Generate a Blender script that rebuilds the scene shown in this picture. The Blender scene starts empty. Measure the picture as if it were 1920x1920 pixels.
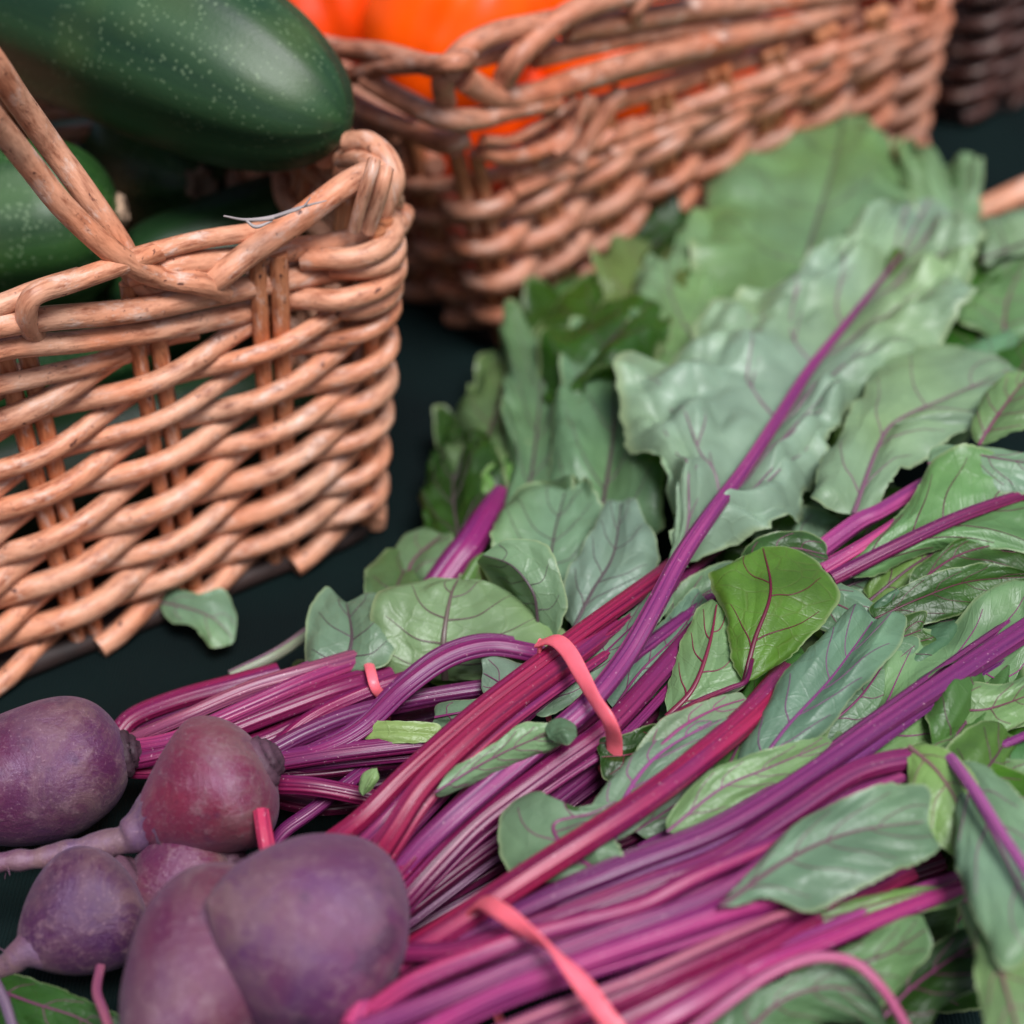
import bpy, math, random
import numpy as np
from mathutils import Vector

S = bpy.context.scene
COL = S.collection
random.seed(7); RNG = np.random.RandomState(7)

# ------------------------------------------------------------------ camera, sky, sun, exposure
CAM_H, PITCH, FOV = 45.0, 38.0, 30.0            # centimetres / degrees
cd = bpy.data.cameras.new('camera'); cam = bpy.data.objects.new('camera', cd); COL.objects.link(cam)
cam.location = (0, 0, CAM_H * .01); cam.rotation_euler = (math.radians(90 - PITCH), 0, 0)
cd.sensor_width = 36; cd.angle = math.radians(FOV); cd.clip_start = .02; cd.clip_end = 60
cd.dof.use_dof = True; cd.dof.focus_distance = .575; cd.dof.aperture_fstop = 5.3; cd.dof.aperture_blades = 9
S.camera = cam
W = bpy.data.worlds.new('World'); S.world = W; W.use_nodes = True
wn = W.node_tree; bg = wn.nodes['Background']
sky = wn.nodes.new('ShaderNodeTexSky'); sky.sky_type = 'NISHITA'; sky.sun_disc = False
SUN_EL, SUN_AZ = 64.0, 152.0                    # azimuth: clockwise from +y, light comes from there
sky.sun_elevation = math.radians(SUN_EL); sky.sun_rotation = math.radians(SUN_AZ)
sky.air_density = 1.0; sky.dust_density = 4.0
wn.links.new(sky.outputs[0], bg.inputs[0]); bg.inputs[1].default_value = .062
sl = bpy.data.lights.new('sun', 'SUN'); sl.energy = 2.7; sl.angle = math.radians(24); sl.color = (.94, .96, 1)
so = bpy.data.objects.new('sun', sl); COL.objects.link(so)
az = math.radians(SUN_AZ); el = math.radians(SUN_EL)
so.rotation_euler = Vector((math.sin(az) * math.cos(el), math.cos(az) * math.cos(el), math.sin(el))).to_track_quat('Z', 'Y').to_euler()
S.view_settings.view_transform = 'Standard'; S.view_settings.look = 'None'
S.view_settings.exposure = 0.68; S.view_settings.gamma = 1
S.render.engine = 'CYCLES'

# ------------------------------------------------------------------ measuring helpers (work in cm)
_p = math.radians(PITCH); TN = math.tan(math.radians(FOV / 2))
FW = np.array([0, math.cos(_p), -math.sin(_p)]); UP = np.array([0, math.sin(_p), math.cos(_p)]); RT = np.array([1., 0, 0])
EYE = np.array([0, 0, CAM_H])
def ray(x, y): return FW + RT * (x - 960) / 960 * TN + UP * (960 - y) / 960 * TN
def P(x, y, z):
    d = ray(x, y); return EYE + d * (z - CAM_H) / d[2]
def cpx(p): return ((np.asarray(p) - EYE) @ FW) * TN / 960       # cm covered by one photo pixel at point p
def nrm(v): v = np.asarray(v, float); return v / (np.linalg.norm(v) + 1e-12)

def crom(pts, n):
    """Catmull-Rom through pts, n samples evenly spaced by length"""
    p = np.asarray(pts, float)
    if len(p) == 2:
        t = np.linspace(0, 1, n)[:, None]; return p[0] * (1 - t) + p[1] * t
    q = np.vstack([2 * p[0] - p[1], p, 2 * p[-1] - p[-2]]); out = []
    for i in range(1, len(q) - 2):
        t = np.linspace(0, 1, 16, endpoint=False)[:, None]
        a, b, c, d = q[i - 1], q[i], q[i + 1], q[i + 2]
        out.append(.5 * (2 * b + (c - a) * t + (2 * a - 5 * b + 4 * c - d) * t * t + (3 * b - a - 3 * c + d) * t ** 3))
    o = np.vstack(out + [p[-1:]])
    L = np.concatenate([[0], np.cumsum(np.linalg.norm(np.diff(o[:, :3], axis=0), axis=1))])
    s = np.linspace(0, L[-1], n)
    return np.stack([np.interp(s, L, o[:, k]) for k in range(o.shape[1])], 1)

class Noise:                                     # smooth sum-of-waves noise, about -1..1
    def __init__(s, seed, n=10, dim=3):
        r = np.random.RandomState(seed); d = r.normal(size=(n, dim)); d /= np.linalg.norm(d, axis=1)[:, None]
        s.k = d * r.uniform(.6, 1.6, (n, 1)) * 2 * math.pi; s.f = r.uniform(0, 6.28, n); s.n = n
    def __call__(s, p, sc=1.0): return np.sin(np.asarray(p) * sc @ s.k.T + s.f).sum(-1) / math.sqrt(s.n) * .9

class MB:
    def __init__(s): s.v = []; s.f = []; s.uv = []; s.n = 0
    def grid(s, G, U, V, wrap=False, keep=None):
        """G (a,b,3) points; wrap closes the second axis"""
        a, b = G.shape[:2]; s.v.append(G.reshape(-1, 3))
        for i in range(a - 1):
            for j in range(b if wrap else b - 1):
                k = (j + 1) % b
                if keep is not None and not keep[i, j]: continue
                s.f.append((s.n + i * b + j, s.n + i * b + k, s.n + (i + 1) * b + k, s.n + (i + 1) * b + j))
                v1 = V[j + 1] if wrap else V[k]
                s.uv += [(U[i], V[j]), (U[i], v1), (U[i + 1], v1), (U[i + 1], V[j])]
        s.n += a * b
    def cap(s, ring, flip=False):
        c = ring.mean(0); m = len(ring); s.v.append(np.vstack([ring, c]))
        for j in range(m):
            t = (s.n + j, s.n + (j + 1) % m, s.n + m)
            s.f.append(t[::-1] if not flip else t); s.uv += [(0, 0)] * 3
        s.n += m + 1
    def tube(s, pts, rad, n=None, m=10, prof=None, flat=1.0, up=None, twist=0.0, cap=True, seed=0):
        """pts (k,3) cm, rad scalar or per point; prof(theta)->radius factor; flat squashes along 'up'"""
        rad = np.full(len(pts), float(rad)) if np.isscalar(rad) else np.asarray(rad, float)
        if n is None: n = max(6, len(pts) * 6)
        q = crom(np.column_stack([pts, rad]), n); c = q[:, :3]; r = np.maximum(q[:, 3], .005)
        T = np.gradient(c, axis=0); T /= np.linalg.norm(T, axis=1)[:, None] + 1e-12
        u = np.array(up if up is not None else (0, 0, 1.)); u = nrm(u - T[0] * (u @ T[0]))
        th = np.linspace(0, 2 * math.pi, m, endpoint=False)
        pf = np.ones(m) if prof is None else prof(th)
        G = np.zeros((n, m, 3)); L = np.concatenate([[0], np.cumsum(np.linalg.norm(np.diff(c, axis=0), axis=1))])
        for i in range(n):
            if up is not None and not twist: u = nrm(np.array(up) - T[i] * (np.array(up) @ T[i]))
            else: u = nrm(u - T[i] * (u @ T[i]))
            w = np.cross(T[i], u); a = twist * i / n if np.isscalar(twist) else np.interp(i / n, np.linspace(0, 1, len(twist)), twist)
            u2 = u * math.cos(a) + w * math.sin(a); w2 = w * math.cos(a) - u * math.sin(a)
            G[i] = c[i] + r[i] * pf[:, None] * (np.cos(th)[:, None] * u2 * flat + np.sin(th)[:, None] * w2)
        s.grid(G, L + seed * 3.7, np.linspace(0, 1, m + 1), wrap=True)
        if cap: s.cap(G[0], True); s.cap(G[-1])
    def build(s, name, mat, parent=None, org=None, color=None, sub=0):
        me = bpy.data.meshes.new(name); v = np.vstack(s.v)
        o0 = np.array(org if org is not None else (0, 0, 0))
        me.from_pydata(((v - o0) * .01).tolist(), [], s.f); uv = me.uv_layers.new(name='UVMap')
        uv.data.foreach_set('uv', np.array(s.uv, float).ravel())
        me.polygons.foreach_set('use_smooth', [True] * len(me.polygons)); me.materials.append(mat); me.update()
        o = bpy.data.objects.new(name, me); COL.objects.link(o)
        if parent is not None: o.parent = parent
        elif org is not None: o.location = Vector(o0) * .01
        if color is not None: o.color = (*color, 1)
        return o

def thing(name, label, cat, loc, group=None):
    o = bpy.data.objects.new(name, None); COL.objects.link(o); o.location = Vector(loc) * .01
    o.empty_display_size = .02; o['label'] = label; o['category'] = cat
    if group: o['group'] = group
    return o

# ------------------------------------------------------------------ materials
def mat(name):
    m = bpy.data.materials.new(name); m.use_nodes = True; nt = m.node_tree
    return m, nt, nt.nodes['Principled BSDF']
def N(nt, t, **k):
    n = nt.nodes.new('ShaderNode' + t)
    for a, b in k.items():
        if a.startswith('i_'): n.inputs[a[2:].replace('_', ' ')].default_value = b
        else: setattr(n, a, b)
    return n
def ramp(nt, fac, stops):
    r = N(nt, 'ValToRGB'); e = r.color_ramp.elements
    while len(e) < len(stops): e.new(.5)
    for x, (p, c) in zip(e, stops): x.position = p; x.color = (*c, 1) if len(c) == 3 else c
    nt.links.new(fac, r.inputs[0]); return r.outputs[0]
def mix(nt, f, a, b, mode='MIX'):
    n = N(nt, 'Mix', data_type='RGBA', blend_type=mode)
    for s, v in ((n.inputs[0], f), (n.inputs[6], a), (n.inputs[7], b)):
        if hasattr(v, 'is_output'): nt.links.new(v, s)
        else: s.default_value = (*v, 1) if isinstance(v, tuple) else v
    return n.outputs[2]
def noise(nt, vec, scale, det=3, rough=.5, dist=0):
    n = N(nt, 'TexNoise'); n.inputs['Scale'].default_value = scale; n.inputs['Detail'].default_value = det
    n.inputs['Roughness'].default_value = rough; n.inputs['Distortion'].default_value = dist
    if vec is not None: nt.links.new(vec, n.inputs['Vector'])
    return n.outputs[0]
def vmul(nt, vec, s):
    n = N(nt, 'Vector' + 'Math', operation='MULTIPLY'); nt.links.new(vec, n.inputs[0]); n.inputs[1].default_value = s; return n.outputs[0]
def vadd(nt, vec, other):
    n = N(nt, 'VectorMath', operation='ADD'); nt.links.new(vec, n.inputs[0]); nt.links.new(other, n.inputs[1]); return n.outputs[0]
def math_(nt, op, a, b=0.0):
    n = N(nt, 'Math', operation=op)
    for s, v in ((n.inputs[0], a), (n.inputs[1], b)):
        if hasattr(v, 'is_output'): nt.links.new(v, s)
        else: s.default_value = v
    return n.outputs[0]
def bump(nt, h, st, dist, b, prev=None):
    n = N(nt, 'Bump'); n.inputs['Strength'].default_value = st; n.inputs['Distance'].default_value = dist
    nt.links.new(h, n.inputs['Height'])
    if prev is not None: nt.links.new(prev, n.inputs['Normal'])
    if b is not None: nt.links.new(n.outputs[0], b.inputs['Normal'])
    return n.outputs[0]
def objpos(nt): return N(nt, 'TexCoord').outputs['Object']
def uvs(nt): return N(nt, 'TexCoord').outputs['UV']
def ocol(nt): return N(nt, 'ObjectInfo').outputs['Color']

def wicker(name, light, dark):
    m, nt, b = mat(name); uv = uvs(nt); ps = objpos(nt)
    st = noise(nt, vadd(nt, vmul(nt, uv, (1.1, 9, 1)), vmul(nt, ps, (6, 6, 6))), 1.0, 4, .6)
    c = ramp(nt, st, [(.28, dark), (.5, light), (.72, tuple(min(1, x * 1.18 + .02) for x in light))])
    big = noise(nt, ps, 34, 3)
    c = mix(nt, ramp(nt, big, [(.35, (0, 0, 0)), (.7, (1, 1, 1))]), c, mix(nt, 1.0, c, (1.0, .70, .55), 'MULTIPLY'))
    gry = noise(nt, vadd(nt, vmul(nt, uv, (.5, 2.5, 1)), ps), 1.7, 5, .7)
    c = mix(nt, ramp(nt, gry, [(.54, (0, 0, 0)), (.70, (.75, .75, .75))]), c, (.66, .50, .42))
    kn = noise(nt, vadd(nt, vmul(nt, uv, (1.3, 4.5, 1)), vmul(nt, ps, (30, 30, 30))), 1.3, 3, .6)
    kf = ramp(nt, kn, [(.655, (0, 0, 0)), (.72, (1, 1, 1))])
    c = mix(nt, kf, c, (.10, .035, .025))
    fleck = noise(nt, ps, 420, 2); c = mix(nt, ramp(nt, fleck, [(.66, (0, 0, 0)), (.74, (.6, .6, .6))]), c, (.16, .06, .04))
    nt.links.new(c, b.inputs['Base Color']); b.inputs['Roughness'].default_value = .46; b.inputs['Specular IOR Level'].default_value = .42
    fine = noise(nt, vmul(nt, uv, (2, 26, 1)), 1.0, 3); n1 = bump(nt, fine, .35, .0006, None)
    bump(nt, kn, .3, .0012, b, n1)
    return m
M_WICK = wicker('peeled_willow', (.58, .30, .19), (.27, .10, .055))
M_WICK2 = wicker('reddish_willow', (.46, .21, .13), (.19, .07, .04))
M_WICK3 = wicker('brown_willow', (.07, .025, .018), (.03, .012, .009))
M_STAKE = wicker('stake_willow', (.46, .19, .09), (.27, .09, .04))

m, nt, b = mat('green_tablecloth'); ps = objpos(nt)
wv = N(nt, 'TexWave'); wv.inputs['Scale'].default_value = 260; wv.inputs['Distortion'].default_value = 1.5; nt.links.new(ps, wv.inputs['Vector'])
c = ramp(nt, noise(nt, ps, 9, 4), [(.3, (.0006, .0035, .004)), (.75, (.0016, .010, .0092))])
nt.links.new(c, b.inputs['Base Color']); b.inputs['Roughness'].default_value = .8; b.inputs['Specular IOR Level'].default_value = .15
bump(nt, noise(nt, ps, 900, 2), .4, .0005, b, bump(nt, wv.outputs[0], .4, .0008, None)); M_CLOTH = m

def stem_mat():
    m, nt, b = mat('beet_stem'); uv = uvs(nt); ps = objpos(nt)
    st = noise(nt, vadd(nt, vmul(nt, uv, (.05, 14, 1)), vmul(nt, ps, (2, 2, 2))), 1.0, 3, .6)
    oc = ocol(nt)
    c = mix(nt, ramp(nt, st, [(.32, (1, 1, 1)), (.52, (0, 0, 0))]), oc, mix(nt, 1.0, oc, (.40, .28, .60), 'MULTIPLY'))
    c = mix(nt, ramp(nt, st, [(.56, (0, 0, 0)), (.72, (.5, .5, .5))]), c, mix(nt, 1.0, oc, (1.6, 2.2, 1.6), 'MULTIPLY'))
    lg = noise(nt, vadd(nt, vmul(nt, uv, (.16, 1.5, 1)), vmul(nt, ps, (5, 5, 5))), 1.0, 2)
    c = mix(nt, ramp(nt, lg, [(.42, (0, 0, 0)), (.72, (.75, .75, .75))]), c, (.13, .018, .10))
    wh = noise(nt, ps, 1100, 2); c = mix(nt, ramp(nt, wh, [(.68, (0, 0, 0)), (.76, (.5, .5, .5))]), c, (.7, .45, .5))
    nt.links.new(c, b.inputs['Base Color']); b.inputs['Roughness'].default_value = .36; b.inputs['Specular IOR Level'].default_value = .42
    b.inputs['Subsurface Weight'].default_value = .12; b.inputs['Subsurface Scale'].default_value = .002
    b.inputs['Subsurface Radius'].default_value = (1, .2, .4)
    bump(nt, st, .55, .0011, b); return m
M_STEM = stem_mat()

def leaf_mat(name, top, under, trans=.22):
    m, nt, b = mat(name); uv = uvs(nt); ps = objpos(nt); oc = ocol(nt)
    g = N(nt, 'NewGeometry').outputs['Backfacing']
    n1 = noise(nt, ps, 38, 4, .6)
    ct = mix(nt, ramp(nt, n1, [(.35, (0, 0, 0)), (.68, (1, 1, 1))]), tuple(x * .72 for x in top), tuple(x * 1.3 for x in top))
    cu = mix(nt, ramp(nt, n1, [(.35, (0, 0, 0)), (.68, (1, 1, 1))]), tuple(x * .8 for x in under), tuple(x * 1.12 for x in under))
    n9 = ramp(nt, noise(nt, ps, 13, 2), [(.45, (0, 0, 0)), (.68, (1, 1, 1))])
    cu = mix(nt, n9, cu, mix(nt, 1.0, cu, (1.0, 1.03, .70), 'MULTIPLY')); ct = mix(nt, n9, ct, mix(nt, 1.0, ct, (1.6, 1.35, .6), 'MULTIPLY'))
    vo = N(nt, 'TexVoronoi', feature='DISTANCE_TO_EDGE'); vo.inputs['Scale'].default_value = 1.5
    wv = vadd(nt, uv, vmul(nt, N(nt, 'TexNoise').outputs[1], (.15, .15, 0))); nt.links.new(wv, vo.inputs['Vector'])
    ed = ramp(nt, vo.outputs[0], [(.0, (1, 1, 1)), (.05, (0, 0, 0))])
    v2 = N(nt, 'TexVoronoi', feature='DISTANCE_TO_EDGE'); v2.inputs['Scale'].default_value = 6.0; nt.links.new(wv, v2.inputs['Vector'])
    e2 = ramp(nt, v2.outputs[0], [(.0, (1, 1, 1)), (.12, (0, 0, 0))])
    ct = mix(nt, math_(nt, 'MULTIPLY', ed, .18), ct, (.05, .035, .03)); cu = mix(nt, math_(nt, 'MULTIPLY', ed, .12), cu, (.16, .20, .12))
    c = mix(nt, 1.0, mix(nt, g, ct, cu), oc, 'MULTIPLY')
    at = N(nt, 'Attribute', attribute_name='margin').outputs['Fac']; c = mix(nt, ramp(nt, at, [(.93, (0, 0, 0)), (.99, (.55, .55, .55))]), c, (.33, .40, .20))
    nt.links.new(c, b.inputs['Base Color'])
    b.inputs['Roughness'].default_value = .42; b.inputs['Specular IOR Level'].default_value = .5
    h = math_(nt, 'ADD', math_(nt, 'MULTIPLY', ed, -1.0), math_(nt, 'MULTIPLY', e2, -.35))
    nb = bump(nt, h, .22, .0006, b)
    tr = N(nt, 'BsdfTranslucent'); tc = mix(nt, 1.0, c, (1.5, 1.7, .45), 'MULTIPLY'); nt.links.new(tc, tr.inputs[0])
    ms = N(nt, 'MixShader'); ms.inputs[0].default_value = trans
    nt.links.new(b.outputs[0], ms.inputs[1]); nt.links.new(tr.outputs[0], ms.inputs[2])
    nt.links.new(ms.outputs[0], nt.nodes['Material Output'].inputs[0]); return m
M_LEAF = leaf_mat('beet_leaf', (.038, .090, .02), (.18, .258, .18))

m, nt, b = mat('leaf_vein'); nt.links.new(ocol(nt), b.inputs['Base Color']); b.inputs['Roughness'].default_value = .4
bump(nt, noise(nt, vmul(nt, uvs(nt), (.3, 8, 1)), 1), .3, .0005, b); M_VEIN = m

def beet_mat():
    m, nt, b = mat('beet_skin'); ps = objpos(nt); oc = ocol(nt)
    n1 = noise(nt, ps, 30, 4, .6, .4)
    c = mix(nt, ramp(nt, n1, [(.35, (0, 0, 0)), (.75, (1, 1, 1))]), oc, mix(nt, 1.0, oc, (1.45, .75, .6), 'MULTIPLY'))
    n2 = noise(nt, vmul(nt, ps, (1, 1, 1)), 48, 9, .78, .8)
    uvn = uvs(nt); sx = N(nt, 'SeparateXYZ'); nt.links.new(uvn, sx.inputs[0])
    sh = ramp(nt, sx.outputs[0], [(.0, (1, 1, 1)), (.25, (.55, .55, .55)), (.5, (.15, .15, .15)), (1, (.8, .8, .8))])
    br = math_(nt, 'MULTIPLY', ramp(nt, n2, [(.42, (0, 0, 0)), (.58, (1, 1, 1))]), sh)
    c = mix(nt, br, c, (.17, .092, .08))
    dk = noise(nt, ps, 62, 3, .5); c = mix(nt, ramp(nt, dk, [(.59, (0, 0, 0)), (.66, (.75, .75, .75))]), c, (.045, .012, .035))
    dk2 = noise(nt, ps, 17, 6, .7, 1.2); c = mix(nt, ramp(nt, dk2, [(.52, (0, 0, 0)), (.66, (.6, .6, .6))]), c, (.085, .042, .05))
    n3 = noise(nt, ps, 190, 5, .75); c = mix(nt, ramp(nt, n3, [(.54, (0, 0, 0)), (.70, (.6, .6, .6))]), c, (.22, .125, .14))
    n4 = noise(nt, ps, 900, 3, .7); c = mix(nt, ramp(nt, n4, [(.60, (0, 0, 0)), (.68, (.40, .40, .40))]), c, (.32, .19, .21))
    nt.links.new(c, b.inputs['Base Color'])
    nt.links.new(ramp(nt, n2, [(.35, (.33, .33, .33)), (.62, (.62, .62, .62))]), b.inputs['Roughness'])
    b.inputs['Specular IOR Level'].default_value = .85; b.inputs['Specular Tint'].default_value = (.85, .72, 1, 1)
    b.inputs['Sheen Weight'].default_value = .08; b.inputs['Sheen Tint'].default_value = (.8, .7, 1, 1)
    x0 = bump(nt, n2, .35, .004, None); x1 = bump(nt, n3, .4, .0012, None, x0); bump(nt, n4, .3, .0004, b, x1); return m
M_BEET = beet_mat()

def zuc_mat():
    m, nt, b = mat('zucchini_skin'); ps = objpos(nt); uv = uvs(nt); oc = ocol(nt)
    sp = noise(nt, vadd(nt, vmul(nt, uv, (.03, 9, 1)), vmul(nt, ps, (1.2, 1.2, 1.2))), 1, 3, .5, .3)
    c = mix(nt, ramp(nt, sp, [(.42, (0, 0, 0)), (.62, (1, 1, 1))]), oc, mix(nt, 1.0, oc, (2.6, 2.0, 1.6), 'MULTIPLY'))
    vo = N(nt, 'TexVoronoi'); vo.inputs['Scale'].default_value = 420; vo.inputs['Randomness'].default_value = 1; nt.links.new(ps, vo.inputs['Vector'])
    sz = noise(nt, ps, 120, 2)
    d = math_(nt, 'SUBTRACT', vo.outputs[0], math_(nt, 'MULTIPLY', sz, .42))
    d = math_(nt, 'ADD', d, ramp(nt, noise(nt, ps, 22, 3), [(.42, (.16, .16, .16)), (.58, (0, 0, 0))]))
    dot = ramp(nt, d, [(.0, (.24, .24, .24)), (.05, (0, 0, 0))])
    c = mix(nt, dot, c, (.26, .36, .20)); pal = noise(nt, vadd(nt, vmul(nt, uv, (.02, 3.0, 1)), vmul(nt, ps, (2, 2, 2))), 1.0, 3); c = mix(nt, ramp(nt, pal, [(.58, (0, 0, 0)), (.72, (.5, .5, .5))]), c, (.10, .16, .06))
    ol = noise(nt, ps, 16, 2); c = mix(nt, ramp(nt, ol, [(.62, (0, 0, 0)), (.8, (.5, .5, .5))]), c, (.09, .13, .03))
    nt.links.new(c, b.inputs['Base Color']); b.inputs['Roughness'].default_value = .46; b.inputs['Specular IOR Level'].default_value = .4
    n4 = noise(nt, ps, 700, 3, .6); x = bump(nt, n4, .22, .0005, None); bump(nt, sp, .2, .002, b, x); return m
M_ZUC = zuc_mat()

def plain(name, col, rough, bs=0, bd=.0005, var=.25, sss=0):
    m, nt, b = mat(name); ps = objpos(nt); n = noise(nt, ps, 60, 4)
    c = mix(nt, ramp(nt, n, [(.35, (0, 0, 0)), (.65, (1, 1, 1))]), tuple(x * (1 - var) for x in col), tuple(min(1, x * (1 + var)) for x in col))
    nt.links.new(c, b.inputs['Base Color']); b.inputs['Roughness'].default_value = rough
    if sss: b.inputs['Subsurface Weight'].default_value = sss; b.inputs['Subsurface Scale'].default_value = .004
    if bs: bump(nt, noise(nt, ps, bs, 3), .4, bd, b)
    return m
M_PEP = plain('orange_pepper_skin', (.90, .085, .0), .34, 90, .0006, .12)
M_PEP.node_tree.nodes['Principled BSDF'].inputs['Specular IOR Level'].default_value = .3
M_PEPR = plain('deep_orange_pepper_skin', (.72, .05, .0), .34, 90, .0006, .15)
M_PSTEM = plain('pepper_stem', (.09, .17, .03), .5, 300)
M_SCAR = plain('corky_scar', (.26, .17, .11), .85, 500, .0012, .5)
M_BAND = plain('rubber', (.88, .145, .19), .42, 700, .0003, .1, .15)
M_CROWN = plain('beet_crown', (.07, .028, .045), .7, 400, .0015, .5)
M_STRAW = plain('dry_stalk', (.33, .28, .27), .7, 400)
M_BASE = plain('dark_willow', (.02, .008, .006), .7, 200, .001, .4)

# ------------------------------------------------------------------ table
mb = MB(); nx = 90
gx, gy = np.meshgrid(np.linspace(-140, 140, nx), np.linspace(-20, 300, nx), indexing='ij')
nz = Noise(3); gz = nz(np.stack([gx, gy, gx * 0], -1), .02) * .12 - .15
mb.grid(np.stack([gx, gy, gz], -1), gx[:, 0], gy[0])
t = mb.build('table', M_CLOTH); t['kind'] = 'structure'

# ------------------------------------------------------------------ baskets
class Ring:
    def __init__(s, C, r):
        C = [np.array(c, float) for c in C]; s.seg = []; s.n = 4
        A = []; E = []
        for i in range(4):
            A.append(C[i] + nrm(C[i - 1] - C[i]) * r); E.append(C[i] + nrm(C[(i + 1) % 4] - C[i]) * r)
        s.C, s.A, s.E = C, A, E
    def __call__(s, g):
        g = g % 4; i = int(g); f = g - i                     # 0..0.2 corner curve, rest straight to the next corner
        if f < .2:
            t = f / .2; return s.A[i] * (1 - t) ** 2 + s.C[i] * 2 * t * (1 - t) + s.E[i] * t * t
        t = (f - .2) / .8; return s.E[i] * (1 - t) + s.A[(i + 1) % 4] * t

class Basket:
    def __init__(s, bot, top, nst, r=3.0, m=.72, amp=.42, R=.32, bulge=0.0, hmax=.85, seed=1):
        s.b, s.t = Ring(bot, r), Ring(top, r * 1.15); s.N = nst; s.m, s.amp, s.R, s.bulge, s.hmax = m, amp, R, bulge, hmax
        g = np.linspace(0, 4, 400); pts = np.array([(s.b(x) + s.t(x)) / 2 for x in g])
        L = np.concatenate([[0], np.cumsum(np.linalg.norm(np.diff(pts, axis=0), axis=1))])
        off = np.interp(.1, g, L)                          # a stake in the middle of corner 0
        s.per = L[-1]; s.G = lambda phi: np.interp((phi / nst * L[-1] + off) % L[-1], L, g)
        s.height = np.mean([c[2] for c in top]); s.seed = seed
        s.cen = (sum(s.b.C) + sum(s.t.C)) / 8
        s.org = sum(s.b.C) / 4
    def wall(s, phi, h, off=0.0):
        g = s.G(phi); p = s.b(g) * (1 - h) + s.t(g) * h
        e = s.G(phi + .03); q = s.b(e) * (1 - h) + s.t(e) * h
        tg = q - p; n = nrm(np.array([tg[1], -tg[0], 0]))
        if n @ (p - s.cen) < 0: n = -n
        return p + n * (off + s.bulge * math.sin(math.pi * h))
    def weave(s, root, mt, skip=lambda k: False):
        r = random.Random(s.seed); mb = MB()
        for k in range(s.N):
            ph = 0.0; pts = []; rad = []; R = s.R * r.uniform(.86, 1.16); mm = s.m; jit = r.uniform(-.06, .06)
            top = s.hmax * s.height * r.uniform(.97, 1.03); wob = r.uniform(0, 6)
            while s.m * ph < top:
                h = (s.m * ph + .3 + .10 * math.sin(ph * 1.7 + wob)) / s.height
                pts.append(s.wall(k + ph + jit, h, s.amp * math.cos(math.pi * ph) * (1 if s.m * ph > .01 else 1)))
                rad.append(R * (1.08 - .18 * s.m * ph / top)); ph += .2
            mb.tube(np.array(pts), np.array(rad), n=len(pts) * 2, m=9, seed=k)
        return mb.build('woven_wall', mt, root, s.org)
    def stakes(s, root, mt, w=.3, pair=.34):
        for k in range(s.N):
            for d in ((-1, 1) if pair else (0,)):
                mb = MB(); q = pair * d / (s.per / s.N)
                mb.tube(np.array([s.wall(k + q, h, 0.0) for h in np.linspace(0.0, 1.0, 6)]), w * random.uniform(.85, 1.1), n=12, m=8, seed=k)
                mb.build('stake', mt, root, s.org)
    def base(s, root, mt):
        mb = MB(); ringp = np.array([s.b(g) for g in np.linspace(0, 4, 60, endpoint=False)]); c = ringp.mean(0)
        G = np.array([[c + (p - c) * f + np.array([0, 0, .3]) for p in ringp] for f in (1, .8, .6, .4, .2, .02)])
        mb.grid(G, np.arange(6), np.arange(61), wrap=True); o = mb.build('base_panel', mt, root, s.org)
        mb = MB(); 
        mb.tube(np.vstack([ringp, ringp[:2]]) + [0, 0, .25], s.R * 1.1, n=130, m=8); mb.build('base_hoop', mt, root, s.org)
    def border(s, root, mt, rows=3, skip=None, Rb=None, lift=.9):
        """waling rows and the plaited border: each border rod rises, arches over two stakes and dips back"""
        r = random.Random(s.seed + 5); mb = MB(); Rb = Rb or s.R * 1.15; H = s.height
        for q in range(rows):
            for k in range(0, s.N, 3):
                if skip and skip(k): continue
                ph = np.linspace(0, 3.6, 16); o = r.uniform(-.2, .2)
                pts = [s.wall(k + x + q + o, s.hmax + (q * Rb * 1.8 + .25 * x + .1) / H, s.amp * .9 * math.cos(2 * math.pi * x / 3 + q) + .25) for x in ph]
                mb.tube(np.array(pts), Rb * r.uniform(.9, 1.1), n=34, m=9, seed=k + q * 7)
        mb2 = MB()
        for k in range(s.N):
            if skip and skip(k): continue
            o = r.uniform(-.1, .1)
            key = [(-.15, .93, -.2), (.0, 1.0, -.1), (.35, 1.05, .35), (1.0, 1.08 + .02 * r.random(), .75), (1.8, 1.075, .5), (2.5, 1.03, -.1), (2.9, .97, -.35)]
            pts = [s.wall(k + x + o, h, off) + [0, 0, 0] for x, h, off in key]
            mb2.tube(np.array(pts), Rb * r.uniform(.95, 1.2), n=40, m=9, seed=k)
        mb2_o = None
        if mb2.v: mb2_o = mb2.build('rim', mt, root, s.org)
        if mb.v: mb.build('waling', mt, root, s.org)
        return mb2_o

def plane_hit(x, y, p0, n, off):
    d = ray(x, y); return EYE + d * (((p0 + n * off - EYE) @ n) / (d @ n))

# --- near basket (zucchini)
h1 = 13.6
B1 = P(712, 990, 0); B0 = P(-30, 1292, 0); ax = nrm(B1 - B0); side = np.array([-ax[1], ax[0], 0])
b_l = B1 - ax * 30
T1 = P(757, 428, h1); tax = nrm(P(757, 428, h1) - P(-60, 590, h1)); tside = np.array([-tax[1], tax[0], 0])
bot = [B1, B1 + side * 20, b_l + side * 20, b_l]; top = [T1, T1 + tside * 15.5 - tax * 2.0, T1 + tside * 20 - tax * 33, T1 - tax * 33]
K1 = Basket(bot, top, 24, r=1.7, m=.82, amp=.50, R=.395, hmax=.79, seed=4)
near_root = thing('wicker_basket', 'peeled willow basket with a plaited rim and arched handle, holding the green zucchini', 'basket', K1.org, 'wicker baskets on the stall')
K1.weave(near_root, M_WICK); K1.stakes(near_root, M_STAKE); K1.base(near_root, M_BASE)
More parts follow.
